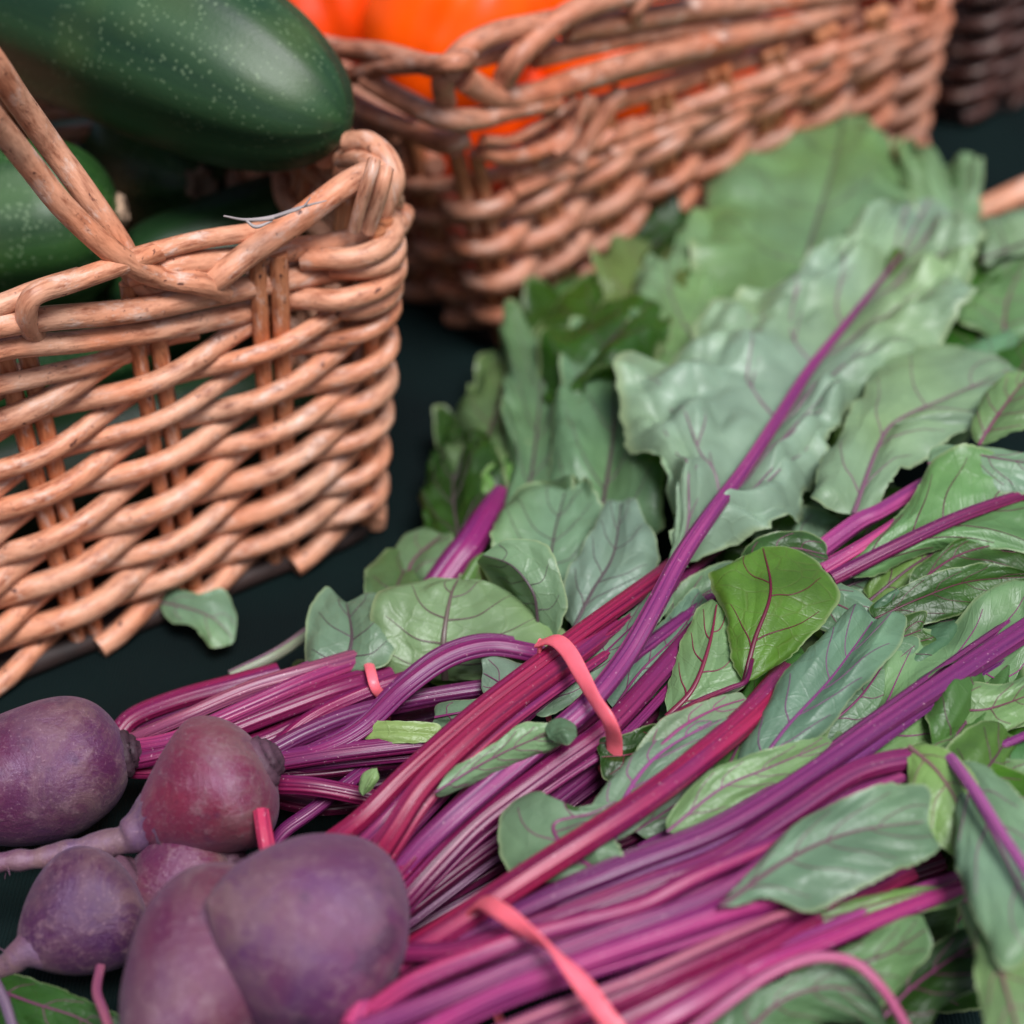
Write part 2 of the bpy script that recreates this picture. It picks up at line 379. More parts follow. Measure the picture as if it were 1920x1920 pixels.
wn_ = nrm(np.cross(B1 - b_l, T1 - B1)); 
if wn_ @ (EYE - B1) < 0: wn_ = -wn_
def wallpx(lst, w, off, mb, seed=0, taper=1.0):
    pts = []
    for q in lst:
        x, y = q[:2]; o = off + (q[2] if len(q) > 2 else 0); n_ = WN if (WN2 is None or x >= 868) else WN2
        pts.append(plane_hit(x, y, WP0, n_, o))
    r = w * .5 * cpx(pts[len(pts) // 2]); rr = np.linspace(r, r * taper, len(pts))
    mb.tube(np.array(pts), rr, n=len(pts) * 9, m=12, seed=seed)
WP0, WN, WN2 = T1 - tax * 8, wn_, None
rim = MB()
near_rods = [
    ([(-260, 700), (-120, 700), (0, 655), (150, 640), (300, 618), (430, 592), (560, 560, -.5)], 44, .45),
    ([(-200, 760), (0, 722), (100, 700), (200, 676), (300, 640, -.7)], 38, .1),
    ([(-150, 620), (-40, 615), (80, 598), (250, 582), (400, 552), (550, 522), (680, 502), (722, 492, -.3)], 46, .55),
    ([(70, 634, -.6), (50, 600), (62, 555, .2), (130, 530), (215, 500), (300, 470, -.5)], 42, .8),
    ([(-240, 640), (-120, 610), (0, 572), (70, 545), (150, 520, -.3)], 42, .3),
    ([(200, 500), (280, 474), (380, 449), (460, 437), (530, 425, -.4)], 36, .35),
    ([(360, 552, -.5), (410, 520), (470, 473), (560, 412), (640, 352), (690, 325, -.5)], 50, .9),
    ([(240, 515, -.6), (330, 497), (450, 485), (520, 470), (600, 462), (700, 442), (740, 428, -.4), (756, 402, -1.8)], 46, .4),
    ([(460, 520, -.4), (560, 492), (640, 470, -.6)], 34, .0),
    ([(664, 430, 0), (676, 385, .2), (694, 330, .3), (702, 300, 0)], 26, 1.3),
    ([(690, 432, 0), (705, 390, .2), (718, 345, .3), (724, 315, 0)], 30, 1.2),
    ([(655, 268, -3), (690, 268, -2.2), (722, 295, -1.2), (738, 335, -.6), (728, 370, -.6)], 46, 1.0),
    ([(640, 300, -3), (680, 300, -1.4), (716, 325, -.3), (725, 380, 0), (700, 430, -.3)], 36, .6),
    ([(700, 400, 0), (722, 362, -.4), (740, 374, -1.2), (738, 400, -2.6)], 36, .6),
    ([(700, 440, 0), (722, 412, -.4), (742, 414, -1.2), (740, 440, -2.6)], 34, .6),
]
for i, (l, w, o) in enumerate(near_rods): wallpx(l, w, o, rim, i)
# the hidden back and left part of the rim, as hoops on the wall
for q, (hh, oo) in enumerate([(.84, .5), (.90, .2), (.96, .5), (1.02, .1), (1.03, -.5)]):
    mid = [K1.wall(x, hh, oo) for x in np.linspace(1.3, 13.6 + 2.5, 40)]
    rim.tube(np.array(mid), .42, n=90, m=9, seed=q + 20)
for k in range(1, 15):
    rim.tube(np.array([K1.wall(k + x, h, o) for x, h, o in [(0, .95, -.2), (.4, 1.05, .3), (1, 1.07, .6), (1.8, 1.04, .2), (2.2, .96, -.3)]]), .4, n=30, m=9, seed=k)
for q, (hh, oo) in enumerate([(.80, .42), (.855, .5), (.91, .42), (.96, .3)]):
    rim.tube(np.array([K1.wall(24 + x, hh + .012 * x, -.45 + (oo + .45) * min(1, (x - x0_) / .35)) for x0_ in ((-.55, -.8, -.45, -.7)[q],) for x in np.linspace(x0_, 2.2, 20)]), .38, n=60, m=10, seed=q + 60)
rim.build('rim', M_WICK, near_root, K1.org)
for q_, (l, w) in enumerate([([(700, 470), (694, 600), (690, 760), (694, 880), (700, 985)], 26), ([(655, 480, -.8), (650, 640, -.8), (655, 800, -.8), (672, 980, -.8)], 24)]):
    cp = MB(); wallpx(l, w, .62, cp, q_); cp.build('corner_post', M_WICK, near_root, K1.org)
hd = MB()
hp = lambda l: np.array([P(*q) for q in l])
hA = [(330, 560, 12.6), (262, 530, 13.5), (226, 460, 15), (160, 362, 16.8), (100, 280, 18.2), (40, 196, 20.0), (-70, 50, 23), (-300, -120, 25), (-520, -160, 24), (-700, -60, 20), (-760, 80, 14)]
hB = [(420, 545, 12.8), (370, 530, 13.6), (300, 519, 14), (228, 486, 15.2), (125, 394, 17.2), (60, 314, 18.8), (0, 240, 20.5), (-110, 110, 23.3), (-310, -60, 25.2), (-520, -100, 24.2), (-690, 0, 20), (-750, 130, 14)]
hd.tube(hp(hA), .40, n=90, m=14, seed=3); hd.build('handle', M_WICK, near_root, K1.org)
hd = MB(); hd.tube(hp(hB), .385, n=90, m=14, seed=9); hd.build('handle', M_WICK, near_root, K1.org)

# --- far basket (peppers)
h2 = 10.4
C0 = P(955, 655, 0); C1 = P(1735, 283, 0); ax2 = nrm(C1 - C0); s2 = np.array([-ax2[1], ax2[0], 0])
U0 = P(868, 300, h2); U1 = P(1800, -35, h2); tx2 = nrm(U1 - U0); ts2 = np.array([-tx2[1], tx2[0], 0])
bot = [C0, C1, C1 + s2 * 22, C0 + s2 * 22]; top = [U0, U1, U1 + ts2 * 27, U0 + ts2 * 27]
K2 = Basket(bot, top, 32, r=1.6, m=.92, amp=.55, R=.42, hmax=.87, seed=8)
far_root = thing('wicker_basket', 'reddish willow basket with a frayed rim, filled with orange peppers behind the beet leaves', 'basket', K2.org, 'wicker baskets on the stall')
K2.weave(far_root, M_WICK2); K2.stakes(far_root, M_STAKE, .34, .36); K2.base(far_root, M_BASE)
fn = nrm(np.cross(C1 - C0, U0 - C0)); 
if fn @ (EYE - C0) < 0: fn = -fn
ln = nrm(np.cross(s2, U0 - C0)); 
if ln @ (EYE - C0) < 0: ln = -ln
rim = MB()
WP0, WN, WN2 = U0, fn, ln
for i, (l, w, o) in enumerate([
    ([(835, 192, -.3), (832, 145), (868, 95), (930, 62), (1010, 45), (1080, 30, -.4)], 44, .7),
    ([(945, 150, -.2), (968, 110, .2), (1025, 55), (1090, 15), (1180, -10), (1300, -30)], 46, 1.0),
    ([(870, 148), (930, 180), (1000, 178), (1110, 140), (1250, 100), (1400, 66), (1500, 42), (1590, 12, -.4)], 46, .8),
    ([(1000, 108), (1090, 88), (1220, 62), (1350, 50), (1480, 42), (1560, 20, -.5)], 40, .4),
    ([(1060, 55), (1180, 38), (1290, 18), (1420, 5), (1560, -12), (1700, -40)], 42, .6),
    ([(1185, 45, -.2), (1195, 10, .3), (1230, -25)], 36, .9),
    ([(1050, 170, -.5), (1150, 145), (1300, 110), (1390, 85)], 26, .3),
    ([(850, 120), (900, 110), (960, 95), (1040, 85, -.4)], 34, .2),
    ([(900, 280, -.2), (940, 292), (1000, 285), (1050, 262), (1085, 215), (1110, 180)], 34, .7),
    ([(905, 262), (960, 262), (1010, 235), (1080, 185)], 20, .9),
    ([(1080, 300), (1110, 250), (1140, 200), (1165, 170)], 38, .6),
    ([(1040, 290, .2), (1075, 255), (1090, 210), (1100, 180)], 18, 1.1),
    ([(1040, 225), (1150, 190), (1280, 150), (1420, 105), (1560, 60), (1700, 25), (1790, -20)], 40, .2),
]): wallpx(l, w, o, rim, i)
for i, (l, w, o) in enumerate([
    ([(560, 75), (640, 92), (720, 100), (800, 122), (850, 132)], 40, .5),
    ([(640, 150), (700, 130), (770, 122), (850, 118), (880, 105)], 36, .8),
    ([(640, 180), (700, 215), (780, 248), (835, 268), (880, 255)], 44, .6),
    ([(690, 150), (760, 190), (835, 222), (900, 222), (960, 205), (1040, 190)], 44, .9),
    ([(640, 130), (720, 165), (790, 200)], 34, .2),
]): wallpx(l, w, o, rim, i + 20)
for q, (hh, oo) in enumerate([(.82, .4), (.88, .2), (.97, .5), (1.0, -.1)]):
    rim.tube(np.array([K2.wall(x, hh, oo) for x in np.linspace(11, 31, 60)]), .42, n=120, m=9, seed=q)
for k in range(10, 29):
    rim.tube(np.array([K2.wall(k + x, h, o) for x, h, o in [(0, .92, -.2), (.4, 1.03, .3), (1, 1.06, .6), (1.8, 1.03, .2), (2.2, .93, -.3)]]), .4, n=30, m=9, seed=k)
for q, (hh, oo) in enumerate([(.80, .35), (.86, .1)]):
    rim.tube(np.array([K2.wall(x, hh, oo) for x in np.linspace(.4, 11, 40)]), .36, n=90, m=9, seed=q + 40)
rim.build('rim', M_WICK2, far_root, K2.org)

# --- third basket, far right
D0 = P(1800, 235, 0); d3 = ax2; e3 = s2
bot = [D0, D0 + d3 * 26, D0 + d3 * 26 + e3 * 20, D0 + e3 * 20]
top = [p + np.array([0, 0, 11]) + q for p, q in zip(bot, (-d3 * 2 - e3 * 2, d3 * 2 - e3 * 2, d3 * 2 + e3 * 2, -d3 * 2 + e3 * 2))]
K3 = Basket(bot, top, 28, r=2, m=.72, amp=.42, R=.36, hmax=.85, seed=12)
r3 = thing('wicker_basket', 'dark blurred willow basket at the top right corner, behind the pepper basket', 'basket', K3.org, 'wicker baskets on the stall')
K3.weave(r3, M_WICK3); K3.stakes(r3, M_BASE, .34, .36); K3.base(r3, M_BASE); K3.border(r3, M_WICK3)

# --- fourth basket: only the end of its pale rim shows at the right edge
F0 = P(1838, 408, 3.2); 
pk = thing('cane_rod', 'pale pink blurred willow rod lying above the leaves at the right edge', 'rod', F0)
mb = MB(); mb.tube(np.array([P(1815, 405, 3.4), P(1880, 378, 4), P(1960, 345, 4.6), P(2100, 300, 5.2)]), [.5, .6, .65, .65], n=24, m=12, seed=2)
mb.tube(np.array([P(1835, 425, 2.6), P(1900, 398, 3.2), P(1990, 362, 3.8), P(2100, 330, 4.2)]), [.4, .5, .5, .5], n=24, m=12, seed=5); mb.build('rod', M_WICK, pk, F0)

# ------------------------------------------------------------------ round vegetables
def spin(p0, p1, R, f, name, mt, root, org, color, n=70, m=72, dist=.04, dsc=.12, seed=1, lobes=None, bend=None):
    """body of revolution from p0 to p1 with profile f(t), roughened by smooth noise"""
    p0, p1 = np.array(p0, float), np.array(p1, float); A = p1 - p0; L = np.linalg.norm(A); A = A / L
    u = nrm(np.cross(A, [0, 0, 1])); w = np.cross(A, u); th = np.linspace(0, 2 * math.pi, m, endpoint=False)
    tt = .5 - .5 * np.cos(np.linspace(0, math.pi, n)); G = np.zeros((n, m, 3)); nz = Noise(seed); nz2 = Noise(seed + 50)
    for i, t in enumerate(tt):
        r = R * f(t); rr = r * (np.ones(m) if lobes is None else lobes(th, t))
        G[i] = p0 + A * L * t + rr[:, None] * (np.cos(th)[:, None] * u + np.sin(th)[:, None] * w)
        if bend is not None: G[i] += np.array(bend) * math.sin(math.pi * t)
    d = nz(G, dsc) * dist + nz2(G, dsc * 3.2) * dist * .25
    c = (p0 + p1) / 2; axp = p0 + ((G - p0) @ A)[..., None] * A; rad = G - axp
    G = G + rad * d[..., None]
    mb = MB(); mb.grid(G, tt, np.linspace(0, 1, m + 1), wrap=True); mb.cap(G[0], True); mb.cap(G[-1])
    return mb.build(name, mt, root, org, color)

def zprof(t):
    if t < .3: return .9 * (1 - ((.3 - t) / .3) ** 2.1) ** (1 / 2.1) + .02
    if t < .75: return .92 + .08 * math.sin((t - .3) / .45 * math.pi / 2)
    u = (t - .75) / .25; return max(.02, (1 - u ** 2.2) ** (1 / 2.2))
ZG = 'zucchini in the near basket'
def zucchini(label, a, b_, R, col, seed, scar_at=None, bend=None, scar_r=1.0, prof=zprof):
    org = (np.array(a) + np.array(b_)) / 2; r = thing('zucchini', label, 'zucchini', org, ZG)
    spin(a, b_, R, prof, 'skin', M_ZUC, r, org, col, n=90, m=90, dist=.03, dsc=.08, seed=seed, bend=bend,
         lobes=lambda th, t: 1 + .026 * np.cos(5 * th + 1) + .010 * np.cos(10 * th))
    A = nrm(np.array(b_) - np.array(a)); c = np.array(b_)
    if scar_at: 
        sc = MB(); ring = []
        u = nrm(np.cross(A, [0, 0, 1])); w = np.cross(A, u); th = np.linspace(0, 2 * math.pi, 24, endpoint=False)
        rs = np.random.RandomState(seed)
        G = np.array([[c + A * hgt + rr_ * scar_r * (1 + .18 * rs.normal()) * (math.cos(t_) * u + math.sin(t_) * w) for t_ in th] for rr_, hgt in ((.75, -.45), (.7, .05), (.55, .25), (.4, .1), (.15, .0))])
        sc.grid(G, np.arange(5), np.arange(25), wrap=True); sc.cap(G[-1]); sc.build('blossom_scar', M_SCAR, r, org)
    return r
zucchini('large dark green zucchini lying on top across the near basket rim', P(-330, -90, 17), P(648, 232, 15.6), 3.6, (.009, .032, .013), 5, bend=(.4, .5, .8),
         prof=lambda t: (.55 + .45 * math.sin(min(1, t / .55) * math.pi / 2)) if t < .55 else max(.02, (1 - ((t - .55) / .45) ** 2.6) ** (1 / 2.1)))
zucchini('speckled green zucchini whose corky end points out behind the basket handle', P(-330, 480, 10.5), P(226, 396, 11.5), 3.0, (.010, .040, .009), 9, True, scar_r=.8)
zucchini('shaded dark zucchini deep in the basket, its round scar showing below the large one', P(60, 230, 6.5), P(378, 348, 10.0), 2.5, (.010, .04, .012), 13, True, scar_r=.95)
zucchini('lowest zucchini, seen as green through the gaps of the near basket wall', P(-250, 760, 5.5), P(520, 520, 5.0), 2.7, (.012, .05, .014), 17)

zucchini('added dark zucchini low behind the woven front wall, keeping the gaps between its rods dark', P(-250, 1010, 3.5), P(600, 760, 3.2), 2.9, (.006, .022, .008), 19)  # added filler: hides the lit basket interior so the weave gaps stay black
zucchini('added dark zucchini at the bottom near the basket corner, darkening the gaps of the weave', P(-60, 800, 3.0), P(690, 560, 3.0), 2.7, (.006, .022, .008), 23)  # another added dark filler, blocks the bright inside seen through the weave
zucchini('added dark zucchini behind the corner of the near basket, darkening the inside under the large one', P(200, 560, 8.0), P(690, 400, 8.5), 2.6, (.006, .025, .008), 27)  # added as well, to keep the basket interior dark behind the corner
PG = 'orange peppers in the far basket'
def pepper(label, c, R, hh, ax, mt, seed, stem=True):
    c = np.array(c); A = nrm(ax); r = thing('bell_pepper', label, 'pepper', c, PG)
    f = lambda t: max(.02, (1 - abs(2 * t - 1) ** 2.7) ** (1 / 2.4)) * (1.06 - .2 * t)
    spin(c + A * hh, c - A * hh, R, f, 'flesh', mt, r, c, None, dist=.04, dsc=.1, seed=seed,
         lobes=lambda th, t: 1 - .13 * np.exp(-((np.mod(th * 4 / (2 * math.pi) + seed * .3, 1) - .5) / .13) ** 2))
    if stem:
        mb = MB(); mb.tube(np.array([c + A * (hh - .6), c + A * (hh + .5), c + A * (hh + 1.6) + [.4, 0, 0], c + A * (hh + 2.4) + [1, .2, 0]]), [1.1, .5, .4, .5], n=24, m=12)
        mb.build('stem', M_PSTEM, r, c)
pepper('bright orange bell pepper resting just inside the rim of the far basket', P(850, 60, 9.0), 4.3, 4.2, (.5, .5, .8), M_PEP, 3)
pepper('deep orange bell pepper half hidden behind the large zucchini', P(610, 10, 8.5), 4.0, 3.8, (-.3, .5, .8), M_PEPR, 4)
pepper('orange bell pepper seen through the gaps below the right part of the rim', P(1140, 110, 6.8), 4.4, 4.0, (.7, .6, .5), M_PEP, 6)
pepper('orange bell pepper at the top edge beside the green stalk', P(1010, -110, 8.6), 4.0, 3.8, (-.1, -.3, .9), M_PEP, 8)
pepper('dim orange pepper low in the basket behind the woven right wall', P(1380, 110, 5.0), 4.2, 4.0, (.7, .2, .7), M_PEPR, 9, False)
pepper('dim orange pepper low in the basket behind its near corner', P(900, 230, 4.5), 3.6, 3.6, (.1, .2, .9), M_PEPR, 11, False)

# ------------------------------------------------------------------ beetroots, stems, leaves, bands
def beetprof(t):
    a = .36
    if t < a: return max(.16, (1 - ((a - t) / a) ** 2.2) ** (1 / 2.2))
    u = (t - a) / (1 - a); return max(.05, (1 - u ** 2.1) ** .72 * (1 - .12 * u))
def beetroot(root, crown, tail, R, col, seed, tap=None, label=None, crownR=.9, taper=0.0):
    """crown, tail: (px, py, z); R in photo pixels"""
    a, b_ = P(*crown), P(*tail); c = (a + b_) / 2; Rc = R * cpx(c)
    col = tuple(q * f for q, f in zip(col, (.80, .50, .85)))
    ob = spin(a, b_, Rc, lambda t: beetprof(t) * (1 - taper * max(0, t - .3) ** 1.2), 'beetroot', M_BEET, root, BORG, col, n=110, m=110, dist=.07, dsc=.11, seed=seed)
    if label: ob['label'] = label
    A = nrm(a - b_); u = nrm(np.cross(A, [0, 0, 1])); w = np.cross(A, u)
    mb = MB(); th = np.linspace(0, 2 * math.pi, 40, endpoint=False); rs = np.random.RandomState(seed)
    prof = [(1.05, -.35), (1.0, .0), (.86, .18), (.8, .12), (.74, .32), (.62, .45), (.55, .40), (.4, .6), (.1, .62)]
    G = np.array([[a + A * h * crownR + r * crownR * (1 + .07 * math.sin(3 * t + i) + .04 * rs.normal()) * (math.cos(t) * u + math.sin(t) * w) for t in th] for i, (r, h) in enumerate(prof)])
    mb.grid(G, np.arange(len(prof)), np.arange(41), wrap=True); mb.cap(G[-1])
    o = mb.build('crown', M_CROWN, ob, BORG)
    if tap:
        mb = MB(); pts = np.array([b_ + A * .9, b_ + A * .1] + [P(*q) for q in tap]); n = len(pts)
        rr = [.8, .5] + list(np.linspace(.40, .22, n - 2))
        nz = Noise(seed)
        q = crom(np.column_stack([pts, rr]), n * 10); q[:, :3] += np.stack([nz(q[:, :3], .5 + k * .1) for k in range(3)], 1) * .05; q[:, 3] *= 1 + .12 * nz(q[:, :3], 1.2)
        mb.tube(q[:, :3], q[:, 3], n=n * 16, m=12)
        for k in range(14):
            i = rs.randint(10, len(q) - 2); d = nrm(rs.normal(size=3)) * rs.uniform(.3, .8)
            mb.tube(np.array([q[i, :3], q[i, :3] + d * .5 + [0, 0, .05], q[i, :3] + d]), [.035, .02, .01], n=8, m=5)
        mb.build('taproot', M_BEET, ob, BORG, (.10, .055, .11))
    return ob

def ridged(seed):
    r = random.Random(seed); k = r.choice([7, 8, 9, 10]); ph = r.uniform(0, 6)
    return lambda th: 1 + .055 * np.cos(k * th + ph) + .03 * np.cos((2 * k + 3) * th + ph * 2) - .16 * np.exp(-((np.mod(th + ph, 2 * math.pi) - math.pi) / .45) ** 2)
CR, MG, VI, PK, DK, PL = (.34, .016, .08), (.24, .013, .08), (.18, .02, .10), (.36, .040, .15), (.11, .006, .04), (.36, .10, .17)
NST = [0]
def stem(root, pts, w, col, w1=None, dz=0.0, zsc=.82, mate=True, ws=None):
    """pts (px, py, z) along the stalk, w its width in photo pixels"""
    NST[0] += 1; sd = NST[0]
    if mate and w >= 40 and len(pts) > 3:        # a thinner stalk of the same plant runs beside a thick one
        s_ = 1 if sd % 2 else -1; k_ = len(pts)
        pm_ = [(x + s_ * w * .35 * (.6 + .8 * i / k_), y + s_ * w * .42 * (.6 + .8 * i / k_), z - .42) for i, (x, y, z) in enumerate(pts)]
        stem(root, pm_, w * .52, tuple(q * f for q, f in zip(col, (.8, 1.1, 1.05))), w * .4, mate=False)
        w = w * .88
    p = np.array([P(x, y, z * zsc + dz) for x, y, z in pts]); r = np.array([.5 * w * cpx(q) for q in p]) * (np.linspace(1, (w1 or w) / w, len(p)) if ws is None else np.array(ws) / w)
    rs = np.random.RandomState(sd); c = tuple(np.clip(np.array(col) * (1 + .07 * rs.normal(size=3)) * (1 + .10 * rs.normal()) * .80, .003, .95))
    q = crom(np.column_stack([p, r]), len(p) * 6); nz = Noise(sd)
    q[:, 3] *= 1 + .045 * nz(q[:, :3], .12); q[:, :3] += np.stack([nz(q[:, :3] + 9 * k, .07) for k in range(3)], 1) * .05
    mb = MB(); mb.tube(q[:, :3], q[:, 3], n=len(p) * 14, m=48, prof=ridged(sd), flat=.86, twist=rs.uniform(-.7, .7), seed=sd)
    return mb.build('stem', M_STEM, root, BORG, c)

NLF = [0]
def leaf(root, mid, left, right, tint=(1, 1, 1), pale=True, pucker=.16, nv=6, ruffle=.10, bulge=.25, vein=(.25, .03, .14), vr=.13, lobez=0.0, nu=90, nvv=64, ends=True, hole=None, vfrac=.8, rfreq=1.0, droop=0.0, label=None, zsc=.82, name='leaf', fold=.26):
    NLF[0] += 1; sd = NLF[0] * 11; pucker = max(pucker, .09)
    M_ = crom(np.array([P(x, y, z * zsc) for x, y, z in mid]), nu)
    def edge(e):
        e = [P(x, y, z * zsc) for x, y, z in e]
        if ends: e = [M_[0]] + e + [M_[-1]]
        return crom(np.array(e), nu)
    Lf, Rt = edge(left), edge(right)
    v = np.linspace(-1, 1, nvv * 2 + 1); u = np.linspace(0, 1, nu)
    G = np.zeros((nu, len(v), 3)); av = np.abs(v)
    for j, x in enumerate(v):
        E_ = Lf if x < 0 else Rt; G[:, j] = M_ * (1 - av[j]) + E_ * av[j]
    du = np.gradient(G, axis=0); dv = np.gradient(G, axis=1); n = np.cross(dv, du)
    ln_ = np.linalg.norm(n, axis=2, keepdims=True); nb = n / (ln_ + 1e-9)
    gn = nrm(nb[nu // 4: -nu // 4].sum((0, 1)))
    if gn @ (EYE - G.mean((0, 1))) < 0: gn = -gn; sgn = -1
    else: sgn = 1
    nb = nb * sgn; nb = nrm_arr(nb * .6 + gn * .7)
    width = np.linalg.norm(Rt - Lf, axis=1).mean() * .5; length = np.linalg.norm(np.diff(M_, axis=0), axis=1).sum()
    U, V = np.meshgrid(u, v, indexing='ij'); A = np.abs(V)
    n1, n2, n3 = Noise(sd), Noise(sd + 1), Noise(sd + 2)
    pm = G
    taper = np.minimum(1, np.minimum(U, 1 - U) * 12) if ends else np.ones_like(U)
    # cross bulge, side vein creases, puckered blisters, ruffled edge
    sv = (U - .30 * A ** 1.3) * (nv + 1); crease = np.abs(((sv + .5) % 1) - .5) * 2
    sc = 1.0 if width > 2 else 1.4
    blis = np.sqrt(n1(pm, .26 * sc) ** 2 + .06) + np.sqrt(n2(pm, .5 * sc) ** 2 + .05) * .25
    d = bulge * (1 - (2 * A - 1) ** 2) * width * .35 * taper
    d = d + pucker * (np.sqrt(crease + .04) * .8 + blis * 1.3) * np.clip(A * 2.2, 0, 1) * (1 - A ** 6 * .6) * taper
    ru = (n3(np.stack([U * length * .33 * rfreq, V * 1.2, V * 0], -1)) * 1.0 + n3(np.stack([U * length * .8 * rfreq + 7, V, V * 0], -1)) * .35)
    d = d + ruffle * min(width, 2.6) * 1.3 * ru * A ** 2.5 * taper + (n2(pm, .05) * .22 + (n3(pm, .085) + .45 * n1(pm, .17)) * fold * min(width, 2.2) * np.clip(A * 2, .08, 1)) * taper * np.clip(A * 4, 0, 1) - droop * A ** 2 * width
    lw = np.where(V < 0, np.linalg.norm(Lf - M_, axis=1)[:, None], np.linalg.norm(Rt - M_, axis=1)[:, None])
    d = d * np.clip(lw / 1.6, .08, 1)
    d = d + .16 * n2(np.stack([U * length * .85, np.sign(V) * 3, V * 0], -1)) * A ** 5 * taper * min(1, width / 1.5) * (1 if ruffle > .08 else .4)
    G = G + nb * d[..., None]
    # little teeth and scallops along the margin, within the blade plane
    out = np.zeros_like(G); out[:, :nvv] = nrm_arr(Lf - M_)[:, None]; out[:, nvv + 1:] = nrm_arr(Rt - M_)[:, None]
    tooth = n1(np.stack([U * length * 1.2, np.sign(V), V * 0], -1)) * .09 + n2(np.stack([U * length * .35, np.sign(V) * 2, V * 0], -1)) * .36 + np.abs(n3(np.stack([U * length * 2.3, np.sign(V), V * 0], -1))) * .12
    G = G + out * (tooth * A ** 4 * taper * min(1, width / 2.5))[..., None]
    keep = None
    if hole:
        keep = np.ones((nu - 1, len(v) - 1), bool)
        for hu, hv, hr in hole:
            c = G[int(hu * (nu - 1)), int((hv + 1) * nvv)]
            keep &= ~(np.linalg.norm(G[:-1, :-1] - c, axis=2) < hr)
    flipn = (sgn > 0) ^ (not pale)
    mb = MB(); Gm = G if flipn else G[:, ::-1]
    Vc = v * width if flipn else v[::-1] * width
    mb.grid(Gm, u * length + sd, Vc, keep=keep if (keep is None or flipn) else keep[:, ::-1])
    lo = mb.build(name, M_LEAF, root, BORG, tint)
    lo.data.attributes.new('margin', 'FLOAT', 'POINT').data.foreach_set('value', A.ravel())
    if label: lo['label'] = label
    # make sure the chosen face looks to the open side
    fn_ = np.array(lo.data.polygons[len(lo.data.polygons) // 2].normal); cen = np.array(lo.data.polygons[len(lo.data.polygons) // 2].center)
    want = -1 if pale else 1
    if (np.mean([np.array(p_.normal) @ gn for p_ in list(lo.data.polygons)[::97]])) * want < 0: lo.data.flip_normals()
    # veins
    if vr > 0:
        vb = MB(); up = nb
        mp = G[:, nvv] + nb[:, nvv] * .02
        wr = vr * np.linspace(1, .22, nu); vb.tube(mp[::3], wr[::3], n=nu, m=10, flat=.75)
        rs = np.random.RandomState(sd)
        for k in range(nv):
            for sgnv in (-1, 1):
                u0 = (k + .35 + .35 * rs.rand()) / (nv + .6); q = []
                ex = rs.uniform(.22, .36) * (1 - u0 * .35)
                for a in np.linspace(0, vfrac, 12):
                    uu = u0 + ex * a ** 1.15 + .012 * math.sin(a * 9 + k)
                    if uu > .98: break
                    fi = uu * (nu - 1); i0 = int(fi); fr = fi - i0; jj = nvv + sgnv * a * nvv; j0 = int(jj); fj = jj - j0; i1 = min(i0 + 1, nu - 1); j1 = min(j0 + 1, 2 * nvv)
                    q.append((G[i0, j0] * (1 - fr) * (1 - fj) + G[i1, j0] * fr * (1 - fj) + G[i0, j1] * (1 - fr) * fj + G[i1, j1] * fr * fj) + nb[i0, j0] * .01)
                if len(q) > 4:
                    vb.tube(np.array(q), np.linspace(vr * (.40 - .2 * u0), .010, len(q)), n=len(q) * 3, m=7, flat=.7)
                    if width > 2.2:
                        for bi in (3, 6):            # forks
                            if bi + 3 < len(q):
                                d_ = q[bi + 2] - q[bi]; w_ = nrm(M_[-1] - M_[0]) * np.linalg.norm(d_)
                                e1 = q[bi] + (d_ + w_) * .8
                                gi = np.unravel_index(np.argmin(np.linalg.norm(G - e1, axis=2)), G.shape[:2]); e1 = G[gi] + nb[gi] * .01
                                m1 = (q[bi] + e1) / 2; gi = np.unravel_index(np.argmin(np.linalg.norm(G - m1, axis=2)), G.shape[:2]); m1 = G[gi] + nb[gi] * .01
                                vb.tube(np.array([q[bi], m1, e1]), [vr * .2, vr * .14, .012], n=10, m=6, flat=.7)
        vb.build('vein', M_VEIN, lo, BORG, tuple(q * .62 for q in vein))
    return lo
def nrm_arr(a): return a / (np.linalg.norm(a, axis=-1, keepdims=True) + 1e-9)

def band(root, pts, w=.20, th=.3, tw=None, zsc=.82):
    p = np.array([P(x, y, z * zsc) for x, y, z in pts]); c = p.mean(0); lowz = max(.3, p[:, 2].min() - 2.6)
    und = [p[-1] + (c - p[-1]) * .1 + [0, 0, -1.2], p[-1] * .6 + p[0] * .4 + np.array([0, .8, 0]) * 0 + [0, 0, -(p[:, 2].mean() - lowz)], p[-1] * .25 + p[0] * .75 + [0, 0, -(p[:, 2].mean() - lowz)], p[0] + (c - p[0]) * .05 + [0, 0, -.9]]
    q = np.vstack([p, und, p[:1]])
    q = crom(q, 120); mb = MB()
    a = nrm(np.array([-.5, -.6, .9]))
    mb.tube(q, w, n=240, m=14, flat=th, twist=tw or 0.0, up=None, cap=True)
    return mb.build('rubber_band', M_BAND, root, BORG)

BG = 'banded bunches of beetroot'
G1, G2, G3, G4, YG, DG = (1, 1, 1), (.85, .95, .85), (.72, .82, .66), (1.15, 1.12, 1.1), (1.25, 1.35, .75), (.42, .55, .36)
VD, VP = (.10, .03, .06), (.30, .07, .19)

